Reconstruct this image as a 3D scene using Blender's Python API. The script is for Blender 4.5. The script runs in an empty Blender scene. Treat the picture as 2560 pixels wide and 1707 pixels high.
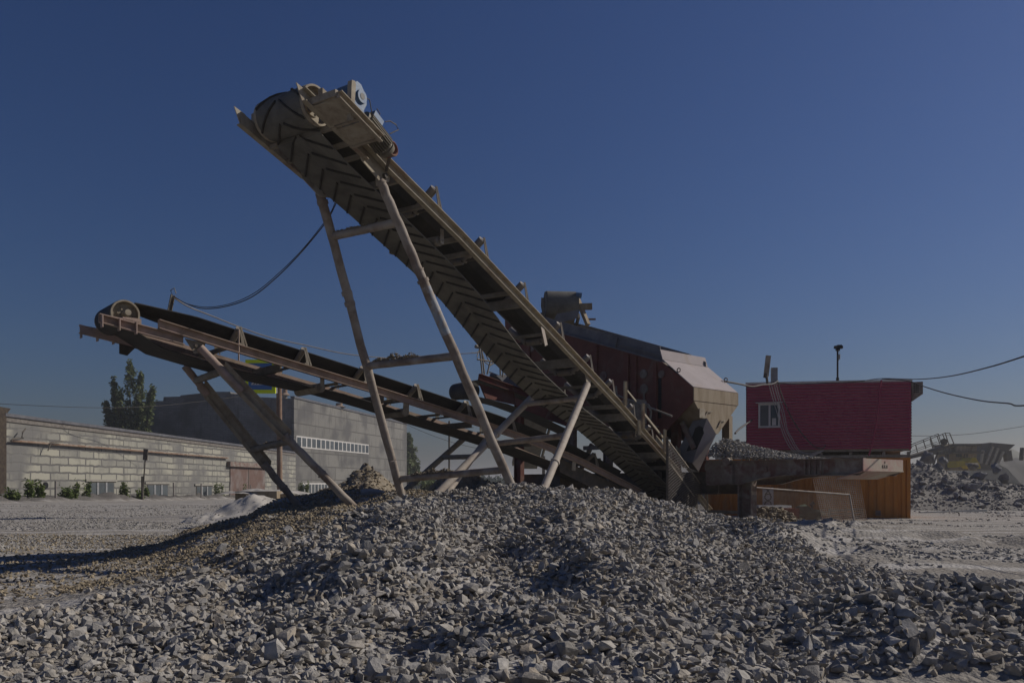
import bpy, bmesh, math, random
import numpy as np
from mathutils import Vector, Matrix, noise as mnoise
random.seed(7); rng = np.random.default_rng(7)
S = bpy.context.scene
COL = S.collection
R = math.radians
# ------------------------------------------------------------------ camera, sky, sun, exposure
EYE, F, CU, HV = 1.45, 2000.0, 1280.0, 1210.0      # eye height, focal length in photo pixels, horizon row
cam = bpy.data.cameras.new("camera"); camo = bpy.data.objects.new("camera", cam); COL.objects.link(camo)
camo.location = (0, 0, EYE); camo.rotation_euler = (R(90), 0, 0)
cam.sensor_width = 36; cam.lens = F / 2560 * 36; cam.shift_y = (HV - 853.5) / 2560
cam.clip_start = 0.1; cam.clip_end = 3000
S.camera = camo
SUN_EL, SUN_AZ = 34.0, 72.0                         # azimuth clockwise from +Y
w = bpy.data.worlds.new("World"); S.world = w; w.use_nodes = True
nt = w.node_tree; bg = nt.nodes["Background"]
sky = nt.nodes.new("ShaderNodeTexSky"); sky.sky_type = 'NISHITA'; sky.sun_disc = False
sky.sun_elevation = R(SUN_EL); sky.sun_rotation = R(SUN_AZ); sky.altitude = 200
sky.air_density = 1.5; sky.dust_density = 1.0; sky.ozone_density = 8.0
tint = nt.nodes.new("ShaderNodeMix"); tint.data_type = 'RGBA'; tint.blend_type = 'MULTIPLY'; tint.inputs[0].default_value = 1; tint.inputs[7].default_value = (.62, .62, .815, 1)
gm = nt.nodes.new('ShaderNodeGamma'); gm.inputs[1].default_value = 1.15; nt.links.new(sky.outputs[0], gm.inputs[0]); nt.links.new(gm.outputs[0], tint.inputs[6]); nt.links.new(tint.outputs[2], bg.inputs[0]); bg.inputs[1].default_value = 0.05
sl = bpy.data.lights.new("sun", 'SUN'); sl.energy = 4.7; sl.angle = R(0.5); sl.color = (1, .92, .81)
so = bpy.data.objects.new("sun", sl); COL.objects.link(so)
sd = Vector((math.sin(R(SUN_AZ)) * math.cos(R(SUN_EL)), math.cos(R(SUN_AZ)) * math.cos(R(SUN_EL)), math.sin(R(SUN_EL))))
so.rotation_euler = sd.to_track_quat('Z', 'Y').to_euler()
S.view_settings.view_transform = 'Standard'; S.view_settings.look = 'None'
S.view_settings.gamma = 1; S.view_settings.exposure = -0.5
S.render.engine = 'CYCLES'; S.cycles.max_bounces = 6; S.cycles.use_denoising = True

# ------------------------------------------------------------------ helpers
V = Vector
def P(u, v, d):
    return V(((u - CU) * d / F, d, EYE + (HV - v) * d / F))
def col4(c): return (c[0], c[1], c[2], 1)
def tag(o, label=None, cat=None, group=None, kind=None):
    if label: o['label'] = label
    if cat: o['category'] = cat
    if group: o['group'] = group
    if kind: o['kind'] = kind
    return o
def empty(name, loc, label, cat, group=None):
    o = bpy.data.objects.new(name, None); COL.objects.link(o); o.location = loc; o.empty_display_size = .2
    return tag(o, label, cat, group)
def world_loc(o):
    l = V((0, 0, 0))
    while o: l = l + V(o.location); o = o.parent
    return l
class MB:
    def __init__(s): s.v = []; s.f = []; s.sm = []
    def add(s, vs, fs, smooth=False):
        b = len(s.v); s.v += [tuple(q) for q in vs]
        for f in fs: s.f.append(tuple(i + b for i in f)); s.sm.append(smooth)
        return s
    def box(s, c, x, y, z):                       # centre and three half-axis vectors
        c, x, y, z = V(c), V(x), V(y), V(z)
        vs = [c + x*i + y*j + z*k for k in (-1, 1) for j in (-1, 1) for i in (-1, 1)]
        return s.add(vs, [(0,2,3,1),(4,5,7,6),(0,1,5,4),(2,6,7,3),(0,4,6,2),(1,3,7,5)])
    def abox(s, a, b):
        a, b = V(a), V(b); c = (a + b) / 2; h = (b - a) / 2
        return s.box(c, (h.x,0,0), (0,h.y,0), (0,0,h.z))
    def bar(s, a, b, wd, ht, up=(0,0,1)):
        a, b = V(a), V(b); d = (b - a); u = V(up); x = d.cross(u)
        if x.length < 1e-6: x = d.cross(V((1,0,0)))
        x.normalize(); z = x.cross(d).normalized()
        return s.box((a+b)/2, d/2, x*wd/2, z*ht/2)
    def channel(s, a, b, wd, ht, side, t=.012, up=(0,0,1)):   # C section, flanges towards side vector
        a, b = V(a), V(b); sd_ = V(side).normalized(); d = (b - a).normalized(); z = (V(up) - d*V(up).dot(d)).normalized()
        s.box((a+b)/2, (b-a)/2, sd_*t/2, z*ht/2)
        for k in (-1, 1):
            s.box((a+b)/2 + z*k*(ht/2 - t/2 + .002) + sd_*(wd/2), (b-a)/2 , sd_*wd/2, z*t/2)
        return s
    def tube(s, a, b, r0, r1=None, n=12, cap=True, smooth=True):
        a, b = V(a), V(b); r1 = r0 if r1 is None else r1; d = (b - a)
        if d.length < 1e-7: return s
        d.normalize(); x = d.cross(V((0,0,1)))
        if x.length < 1e-4: x = d.cross(V((1,0,0)))
        x.normalize(); y = d.cross(x)
        vs = []
        for p, r in ((a, r0), (b, r1)):
            for i in range(n):
                t = 2*math.pi*i/n; vs.append(p + x*math.cos(t)*r + y*math.sin(t)*r)
        s.add(vs, [(i, (i+1)%n, n+(i+1)%n, n+i) for i in range(n)], smooth)
        if cap:
            s.add(vs[:n], [tuple(range(n))[::-1]]); s.add(vs[n:], [tuple(range(n))])
        return s
    def path(s, pts, r, n=6):
        pts = [V(p) for p in pts]; rings = []
        for i, p in enumerate(pts):
            d = (pts[min(i+1, len(pts)-1)] - pts[max(i-1, 0)]).normalized(); x = d.cross(V((0,0,1)))
            if x.length < 1e-3: x = d.cross(V((1,0,0)))
            x.normalize(); y = d.cross(x)
            rr = r[i] if hasattr(r, '__len__') else r
            rings += [p + x*math.cos(2*math.pi*k/n)*rr + y*math.sin(2*math.pi*k/n)*rr for k in range(n)]
        fs = [(i*n+k, i*n+(k+1)%n, (i+1)*n+(k+1)%n, (i+1)*n+k) for i in range(len(pts)-1) for k in range(n)]
        s.add(rings, fs, True); m = (len(pts)-1)*n
        s.add(rings[:n], [tuple(range(n))[::-1]]); s.add(rings[m:], [tuple(range(n))])
        return s
    def prism(s, pts, ext):
        pts = [V(p) for p in pts]; e = V(ext); n = len(pts)
        return s.add(pts + [p + e for p in pts], [tuple(range(n))[::-1], tuple(range(n, 2*n))] +
                     [(i, (i+1)%n, n+(i+1)%n, n+i) for i in range(n)])
    def plate(s, pts, t):                           # flat polygon with thickness t (half each side)
        pts = [V(p) for p in pts]; nn = V((0,0,0))
        for i in range(len(pts)): nn += pts[i].cross(pts[(i+1)%len(pts)])
        nn.normalize(); return s.prism([p - nn*t/2 for p in pts], nn*t)
    def loft(s, rings, closed=True, smooth=True, caps=False):
        n = len(rings[0]); vs = [q for r in rings for q in r]; m = n if closed else n-1
        s.add(vs, [(i*n+k, i*n+(k+1)%n, (i+1)*n+(k+1)%n, (i+1)*n+k) for i in range(len(rings)-1) for k in range(m)], smooth)
        if caps: s.add(rings[0], [tuple(range(n))[::-1]]); s.add(rings[-1], [tuple(range(n))])
        return s
    def build(s, name, mat, parent=None, loc=None, fix=True, **kw):
        me = bpy.data.meshes.new(name); off = world_loc(parent) if parent else (V(loc) if loc is not None else V((0,0,0)))
        me.from_pydata([(q[0]-off.x, q[1]-off.y, q[2]-off.z) for q in s.v], [], s.f)
        me.polygons.foreach_set('use_smooth', s.sm); me.materials.append(mat)
        if fix:
            bm = bmesh.new(); bm.from_mesh(me); bmesh.ops.recalc_face_normals(bm, faces=bm.faces); bm.to_mesh(me); bm.free()
        me.update()
        o = bpy.data.objects.new(name, me); COL.objects.link(o)
        if parent: o.parent = parent
        elif loc is not None: o.location = loc
        return tag(o, **kw)

# ------------------------------------------------------------------ materials
def mat(name, c1, c2=None, c3=None, scale=6, scale2=1.2, mix=.5, rough=.85, metal=0, bump=.15, bscale=40, obj=True, stretch=None, spec=.25, w3=.5, up=None):
    m = bpy.data.materials.new(name); m.use_nodes = True; t = m.node_tree; b = t.nodes['Principled BSDF']
    b.inputs['Roughness'].default_value = rough; b.inputs['Metallic'].default_value = metal
    b.inputs['Specular IOR Level'].default_value = spec
    tc = t.nodes.new('ShaderNodeTexCoord'); src = tc.outputs['Object']
    if stretch:
        mp = t.nodes.new('ShaderNodeMapping'); mp.inputs['Scale'].default_value = stretch; t.links.new(src, mp.inputs[0]); src = mp.outputs[0]
    def noise(sc, det=5, dist=0.):
        n = t.nodes.new('ShaderNodeTexNoise'); n.inputs['Scale'].default_value = sc; n.inputs['Detail'].default_value = det
        n.inputs['Roughness'].default_value = .65; n.inputs['Distortion'].default_value = dist
        t.links.new(src, n.inputs['Vector']); return n
    def ramp(o, a, b_):
        r = t.nodes.new('ShaderNodeMapRange'); r.inputs[1].default_value = a; r.inputs[2].default_value = b_; r.clamp = True
        t.links.new(o, r.inputs[0]); return r.outputs[0]
    def mixc(f, a, b_):
        x = t.nodes.new('ShaderNodeMix'); x.data_type = 'RGBA'
        if isinstance(f, float): x.inputs[0].default_value = f
        else: t.links.new(f, x.inputs[0])
        for k, q in ((6, a), (7, b_)):
            if isinstance(q, tuple): x.inputs[k].default_value = col4(q)
            else: t.links.new(q, x.inputs[k])
        return x.outputs[2]
    c = c1
    if c2: c = mixc(ramp(noise(scale, 6, .3).outputs[0], mix-.12, mix+.12), c1, c2)
    if c3: c = mixc(ramp(noise(scale2, 7, .6).outputs[0], w3-.05, w3+.12), c, c3)
    if up:                                          # dust lying on upward faces
        g = t.nodes.new('ShaderNodeNewGeometry'); sp = t.nodes.new('ShaderNodeSeparateXYZ'); t.links.new(g.outputs['True Normal'], sp.inputs[0])
        c = mixc(ramp(sp.outputs[2], .35, .9), c, up)
    if isinstance(c, tuple): b.inputs['Base Color'].default_value = col4(c)
    else: t.links.new(c, b.inputs['Base Color'])
    if bump:
        bn = t.nodes.new('ShaderNodeBump'); bn.inputs['Strength'].default_value = bump; bn.inputs['Distance'].default_value = .02
        t.links.new(noise(bscale, 4).outputs[0], bn.inputs['Height']); t.links.new(bn.outputs[0], b.inputs['Normal'])
    m['c'] = 1; return m
DUST = (.30, .26, .21)
M = {}
M['tan'] = mat('dusty_steel', (.33,.29,.225), (.23,.19,.145), (.38,.34,.27), scale=9, scale2=2.5, up=DUST)
M['rail'] = mat('rail_steel', (.37,.33,.255), (.27,.235,.175), (.22,.155,.12), scale=7, scale2=1.7, w3=.56, up=DUST)
M['railpink'] = mat('rail_pink_paint', (.41,.305,.265), (.33,.26,.21), (.22,.165,.135), scale=6, scale2=2, w3=.58, up=DUST)
M['pipe'] = mat('pipe_steel', (.29,.25,.21), (.19,.145,.115), (.36,.32,.275), scale=5, scale2=1.5, rough=.7)
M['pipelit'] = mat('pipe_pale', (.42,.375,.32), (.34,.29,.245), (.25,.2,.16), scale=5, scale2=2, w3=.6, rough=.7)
M['pipeblue'] = mat('pipe_old_blue', (.27,.33,.40), (.29,.235,.19), (.42,.42,.42), scale=9, scale2=4, w3=.55, rough=.7)
M['dark'] = mat('dark_steel', (.085,.078,.07), (.13,.11,.09), scale=6, up=(.2,.17,.13))
M['strut'] = mat('strut_steel', (.27,.245,.205), (.19,.165,.13), scale=6, up=DUST)
M['rubber'] = mat('belt_rubber', (.045,.044,.043), (.07,.066,.06), scale=3, rough=.75, bump=.05)
M['belt'] = mat('dusty_belt', (.15,.145,.13), (.11,.107,.097), (.185,.178,.155), scale=4, scale2=1.3, bump=.08, rough=.9)
M['cleat'] = mat('cleat_rubber', (.065,.061,.054), (.045,.042,.038), scale=8, rough=.9)
M['roller'] = mat('roller_steel', (.2,.19,.185), (.27,.23,.18), scale=7, rough=.5, metal=.1)
M['worn'] = mat('worn_roller', (.16,.14,.11), (.09,.11,.14), (.2,.13,.07), scale=5, rough=.45, metal=.4)
M['blue'] = mat('gearbox_blue', (.055,.12,.24), (.10,.16,.24), (.2,.18,.15), scale=10, scale2=5, w3=.6, rough=.5)
M['motor'] = mat('motor_grey', (.12,.11,.09), (.18,.16,.12), scale=12, rough=.6, up=DUST)
M['plant'] = mat('plant_red_paint', (.175,.065,.05), (.135,.052,.042), (.19,.13,.10), scale=3, scale2=1.2, w3=.57, rough=.75)
M['plantgrey'] = mat('plant_grey_skirt', (.16,.165,.18), (.125,.125,.135), (.25,.235,.215), scale=3, scale2=1.3, w3=.6, rough=.7)
M['hood'] = mat('hood_pale_paint', (.32,.285,.285), (.36,.32,.32), (.30,.25,.21), scale=2, scale2=.9, w3=.6, bump=.08)
M['hopper'] = mat('hopper_tan', (.31,.255,.185), (.23,.18,.12), (.19,.13,.085), scale=2.6, scale2=1.5, w3=.6, rough=.8, stretch=(2.2,2.2,.5))
M['chassis'] = mat('chassis_dirty', (.215,.195,.165), (.155,.085,.072), (.28,.255,.225), scale=2.4, scale2=2.5, w3=.55, up=DUST)
M['chassisred'] = mat('chassis_end_paint', (.36,.27,.235), (.33,.19,.165), (.36,.32,.26), scale=4, scale2=2, w3=.5)
M['white'] = mat('white_paint', (.62,.60,.56), (.52,.49,.45), scale=5, bump=.03)
M['frame'] = mat('window_frame_white', (.55,.54,.52), (.5,.48,.45), scale=4, bump=.02, rough=.5)
M['orange'] = mat('container_orange', (.56,.22,.04), (.45,.165,.03), (.34,.17,.07), scale=1.6, scale2=1.1, w3=.58, rough=.6, stretch=(1,1,.35))
M['grey'] = mat('grey_metal', (.28,.29,.30), (.22,.22,.22), scale=5)
M['black'] = mat('black_plastic', (.015,.015,.016), rough=.5, bump=0)
M['cable'] = mat('grey_cable', (.055,.05,.048), (.10,.09,.08), scale=8, rough=.7, bump=0)
M['cablelit'] = mat('pale_cable', (.22,.20,.19), (.16,.14,.13), scale=8, rough=.7, bump=0)
M['wirepale'] = mat('pale_wire', (.34,.32,.31), bump=0)
M['concrete'] = mat('concrete', (.30,.285,.25), (.24,.23,.20), scale=3, up=(.4,.37,.33))
M['rust'] = mat('rusty_pipe', (.24,.165,.12), (.18,.11,.075), (.30,.24,.19), scale=4, scale2=1.5)
M['brown'] = mat('brown_gate', (.12,.075,.06), (.15,.10,.085), (.19,.16,.15), scale=1.2, scale2=.5)
M['bark'] = mat('bark', (.07,.055,.04), (.04,.03,.025), scale=4)
M['wood'] = mat('pallet_wood', (.24,.20,.16), (.17,.14,.11), scale=8)
M['tarp'] = mat('green_tarp', (.05,.09,.06), (.09,.13,.09), scale=5)
M['sand'] = mat('pale_sand', (.46,.435,.40), (.39,.365,.33), scale=2, scale2=.6, bump=.35, bscale=14)
M['dirt'] = mat('brown_dirt', (.25,.21,.155), (.17,.14,.10), (.32,.29,.24), scale=5, scale2=9, w3=.55, bump=.8, bscale=9)
M['greydirt'] = mat('grey_spoil', (.22,.205,.185), (.16,.15,.14), (.27,.25,.22), scale=3, scale2=6, w3=.55, bump=.8, bscale=6)
M['roofmetal'] = mat('roof_flashing', (.09,.09,.10), (.14,.14,.15), scale=2, rough=.5)
def glass(name, c, r=.12):
    m = mat(name, c, (c[0]*1.5, c[1]*1.5, c[2]*1.5), scale=.8, rough=r, bump=0, spec=.6); return m
M['glass'] = glass('window_glass', (.035,.045,.055))
M['glassd'] = glass('dusty_glass', (.06,.07,.075), .35)
M['yg'] = mat('fluorescent_yellow_green', (.66,.76,.02), rough=.45, bump=0)
M['signblue'] = mat('sign_blue', (.07,.16,.36), rough=.4, bump=0)
M['yellow'] = mat('machine_yellow', (.45,.33,.03), (.38,.29,.06), scale=2)

def foliage(name, c1, c2):
    m = bpy.data.materials.new(name); m.use_nodes = True; t = m.node_tree; b = t.nodes['Principled BSDF']
    g = t.nodes.new('ShaderNodeNewGeometry'); r = t.nodes.new('ShaderNodeMix'); r.data_type = 'RGBA'
    r.inputs[6].default_value = col4(c1); r.inputs[7].default_value = col4(c2)
    t.links.new(g.outputs['Random Per Island'], r.inputs[0]); t.links.new(r.outputs[2], b.inputs['Base Color'])
    b.inputs['Roughness'].default_value = .7; b.inputs['Specular IOR Level'].default_value = .15
    tr = t.nodes.new('ShaderNodeBsdfTranslucent'); t.links.new(r.outputs[2], tr.inputs[0]); mx = t.nodes.new('ShaderNodeMixShader'); mx.inputs[0].default_value = .25
    t.links.new(b.outputs[0], mx.inputs[1]); t.links.new(tr.outputs[0], mx.inputs[2]); t.links.new(mx.outputs[0], t.nodes['Material Output'].inputs[0])
    return m
M['leaf'] = foliage('tree_leaves', (.085,.115,.045), (.15,.175,.075))
M['weed'] = foliage('weed_leaves', (.08,.12,.03), (.14,.17,.06))
M['far'] = foliage('far_forest_leaves', (.03,.05,.03), (.045,.07,.035))

def stone_mat(name, cols, bump=.5, bscale=60, veins=True):
    m = bpy.data.materials.new(name); m.use_nodes = True; t = m.node_tree; b = t.nodes['Principled BSDF']
    b.inputs['Roughness'].default_value = .9; b.inputs['Specular IOR Level'].default_value = .2
    g = t.nodes.new('ShaderNodeNewGeometry'); cr = t.nodes.new('ShaderNodeValToRGB'); e = cr.color_ramp
    e.elements[0].position = 0; e.elements[0].color = col4(cols[0]); e.elements[1].position = 1; e.elements[1].color = col4(cols[-1])
    for i, c in enumerate(cols[1:-1]): q = e.elements.new((i+1)/(len(cols)-1)); q.color = col4(c)
    t.links.new(g.outputs['Random Per Island'], cr.inputs[0])
    tc = t.nodes.new('ShaderNodeTexCoord'); n = t.nodes.new('ShaderNodeTexNoise'); n.inputs['Scale'].default_value = bscale*.35; n.inputs['Detail'].default_value = 6
    t.links.new(tc.outputs['Object'], n.inputs['Vector'])
    mr = t.nodes.new('ShaderNodeMapRange'); mr.inputs[1].default_value = .3; mr.inputs[2].default_value = .7; mr.inputs[3].default_value = .72; mr.inputs[4].default_value = 1.22
    t.links.new(n.outputs[0], mr.inputs[0])
    mm = t.nodes.new('ShaderNodeVectorMath'); mm.operation = 'SCALE'; t.links.new(cr.outputs[0], mm.inputs[0]); t.links.new(mr.outputs[0], mm.inputs['Scale'])
    t.links.new(mm.outputs[0], b.inputs['Base Color'])
    n2 = t.nodes.new('ShaderNodeTexNoise'); n2.inputs['Scale'].default_value = bscale; n2.inputs['Detail'].default_value = 5; n2.inputs['Roughness'].default_value = .6
    t.links.new(tc.outputs['Object'], n2.inputs['Vector'])
    bn = t.nodes.new('ShaderNodeBump'); bn.inputs['Strength'].default_value = bump; bn.inputs['Distance'].default_value = .02
    t.links.new(n2.outputs[0], bn.inputs['Height']); t.links.new(bn.outputs[0], b.inputs['Normal'])
    return m
M['stone'] = stone_mat('crushed_stone', [(.21,.20,.19),(.29,.275,.255),(.35,.33,.30),(.30,.29,.28),(.40,.375,.335),(.36,.31,.245),(.26,.245,.22),(.43,.41,.38)], bscale=50)
M['gravel'] = stone_mat('fine_gravel', [(.19,.155,.11),(.27,.225,.155),(.34,.28,.19),(.23,.195,.145),(.38,.315,.22)], bscale=70)
M['clod'] = stone_mat('dried_clods', [(.27,.255,.23),(.36,.34,.31),(.31,.295,.27),(.25,.235,.21)], bscale=20)
M['rock'] = stone_mat('blasted_rock', [(.19,.18,.17),(.25,.235,.215),(.21,.21,.215),(.30,.275,.24),(.23,.215,.195)], bscale=7, bump=.9)
M['brownclod'] = stone_mat('brown_clods', [(.20,.165,.12),(.27,.225,.165),(.23,.19,.135),(.31,.27,.20)], bscale=30)

# ------------------------------------------------------------------ terrain
def lattice(x, y, seed):
    xi = np.floor(x).astype(np.int64); yi = np.floor(y).astype(np.int64); fx = x - xi; fy = y - yi
    fx = fx*fx*(3-2*fx); fy = fy*fy*(3-2*fy)
    def h(a, b):
        n = (a*374761393 + b*668265263 + seed*974711) & 0x7fffffff; n = ((n ^ (n >> 13))*1274126177) & 0x7fffffff
        return ((n ^ (n >> 16)) & 0xffff)/65535. - .5
    return (h(xi,yi)*(1-fx)+h(xi+1,yi)*fx)*(1-fy) + (h(xi,yi+1)*(1-fx)+h(xi+1,yi+1)*fx)*fy
def fbm(x, y, sc, o=4, seed=1):
    r = 0; a = 1.
    for k in range(o): r = r + a*lattice(x*sc+17*k, y*sc-9*k, seed+k); sc *= 2.03; a *= .5
    return r
CT = [(0,1707,5.84),(640,1707,5.4),(1280,1707,5.1),(1920,1707,5.45),
 (306,1465,9.8),(146,1518,9.0),(612,1377,10.8),(800,1312,11.3),(930,1255,11.8),(1010,1240,12.0),(1180,1240,12.2),(1330,1234,12.6),(1480,1240,12.3),(1580,1243,12.6),
 (1280,1310,10.9),(1280,1400,9.6),(1280,1500,7.9),(1280,1600,6.4),(1000,1400,9.4),(700,1450,9.0),(800,1560,7.2),(400,1560,7.6),(400,1640,6.5),
 (1480,1300,11.3),(1560,1500,8.3),
 (900,1218,15.5),(800,1232,15.5),(714,1254,15.5),(595,1295,15.5),(476,1336,15.5),(340,1370,16),(700,1320,12.5),(500,1400,12),(300,1440,12),(910,1252,13.6),(765,1250,15.1)]
G = .24                                               # level of the yard
def PG(u, v, d):                                      # keep the photo row, resting the point on the yard level
    z0 = EYE+(HV-v)*d/F; z1 = G + max(z0, 0)*(1-G/1.5); z = z0 + (z1-z0)*min(1, max(0, (v-1250)/150))
    return P(u, v, (EYE-z)*F/(v-HV))
pts = [tuple(PG(*c)) for c in CT]
pts += [tuple(P(*c)) for c in [(1700,1285,11.9),(1790,1312,11.5),(1850,1338,11.2),(1930,1362,10.8),(2060,1382,10.7),(2130,1416,10.4),(2300,1446,9.8),(2560,1490,8.6),
 (1640,1330,10.9),(1750,1350,10.4),(1750,1400,9.6),(1750,1480,8.6),(1900,1480,8.4),(2050,1500,7.7),(1900,1560,6.8),(1700,1580,6.7),(1600,1400,9.5),
 (2000,1520,6.1),(2200,1502,6.0),(2400,1508,6.0),(2560,1510,6.1),(1850,1565,5.8),(2200,1600,5.35),(2450,1600,5.35),(1950,1620,5.3),(2250,1690,5.0),(2540,1692,5.0),(2000,1692,5.0),(2200,1465,7.8)]]
pts = [(p[0], p[1], p[2]-G) for p in pts]
pts += [(-6,19,0),(-3,19,.35),(-1,16.5,.6),(1.5,16.5,.5),(4,17,.3),(7,16.5,.1),(0,20,.0),(4,20,0),(-9,18,0),(8,20,0),(-13,12,0),(-13,16,0),(-13,8,0),(-13,20,0),(10,15,0),(13,12,0),(13,8,0),(13,18,0),
        (-8,5,0),(-4,4,0),(0,3,.0),(4,4,0),(8,5,0),(-8,10.4,0.0),(-6.5,14,0),(0,2,0),(-10,3,0),(10,3,0),(11,10,0)]
CP = np.array(pts)
def tps(r2): return np.where(r2 > 1e-9, .5*r2*np.log(np.maximum(r2, 1e-9)), 0)
n_ = len(CP); D2 = ((CP[:,None,:2]-CP[None,:,:2])**2).sum(2); A = np.zeros((n_+3, n_+3)); A[:n_,:n_] = tps(D2) + np.eye(n_)*.15
A[:n_,n_] = 1; A[:n_,n_+1:] = CP[:,:2]; A[n_:,:n_] = A[:n_,n_:].T
FEAT = [(1760,1290,12.2,.9,-.12),(1380,1290,11.2,.6,.10),(1450,1360,10.2,.6,.13),(1530,1440,9.2,.6,.13),(1600,1520,8,.6,.10),(1570,1300,11.3,.4,-.12),(1650,1430,9.3,.4,-.10),
 (1200,1370,10.3,.5,-.16),(1150,1500,8.3,.5,-.12),(1330,1480,8.6,.4,-.1),(1000,1330,10.8,.7,.12),(850,1400,9.8,.6,.10),(620,1480,8.8,.6,-.10),(1350,1620,6.4,.5,.08),(1000,1620,6.3,.4,-.07),(760,1600,6.8,.5,.07)]
FEAT = [(PG(u, v, d), r_*.85, a_*2.0) for u, v, d, r_, a_ in FEAT]
WR = np.linalg.solve(A, np.concatenate([CP[:,2], [0,0,0]]))
def H(x, y, rough=True):
    x = np.asarray(x, float); y = np.asarray(y, float); shp = x.shape; x = x.ravel(); y = y.ravel()
    out = np.zeros_like(x)
    inn = (abs(x) < 13.5) & (y > 2) & (y < 20.5)
    if inn.any():
        xi, yi = x[inn], y[inn]; q = np.zeros_like(xi)
        for k in range(0, len(xi), 40000):
            a, b = xi[k:k+40000], yi[k:k+40000]
            r2 = (a[:,None]-CP[None,:,0])**2 + (b[:,None]-CP[None,:,1])**2
            q[k:k+40000] = tps(r2) @ WR[:n_] + WR[n_] + WR[n_+1]*a + WR[n_+2]*b
        m = np.clip((13.5-abs(xi))/1.5, 0, 1)*np.clip((20.5-yi)/1.5, 0, 1)*np.clip((yi-2)/1., 0, 1)
        q = np.where(q > 0, q, q*.2)*m
        for p_, r_, a_ in FEAT: q = q + a_*np.exp(-(((xi-p_.x)/r_)**2 + ((yi-p_.y)/(r_*1.2))**2))
        if rough: q = q + fbm(xi, yi, 1.1, 3, 5)*.26*np.clip(q/.35, .1, 1)
        out[inn] = q
    tilt = np.clip(y-57, 0, 400)*-.0163*np.clip((-18-x)/8, 0, 1)
    berm = np.exp(-((x+33.3 - .02*(y-57))/1.5)**2)*np.clip((y-20)/20, 0, 1)*(.36 + .75*fbm(x, y, 1.3, 3, 11))
    if rough: out = out + fbm(x, y, .35, 4, 3)*.05 + np.where(y > 20, fbm(x, y, .05, 3, 9)*.12, 0)
    rr = np.exp(-(((x-7.4)/2.0)**2 + ((y-17.2)/1.0)**2))*.34 + np.exp(-(((x-9.4)/1.8)**2 + ((y-15.6)/.6)**2))*.2
    rr = rr*(1 + 1.2*fbm(x, y, 1.6, 3, 21))
    return (out + tilt + berm + rr + G).reshape(shp)

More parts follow.
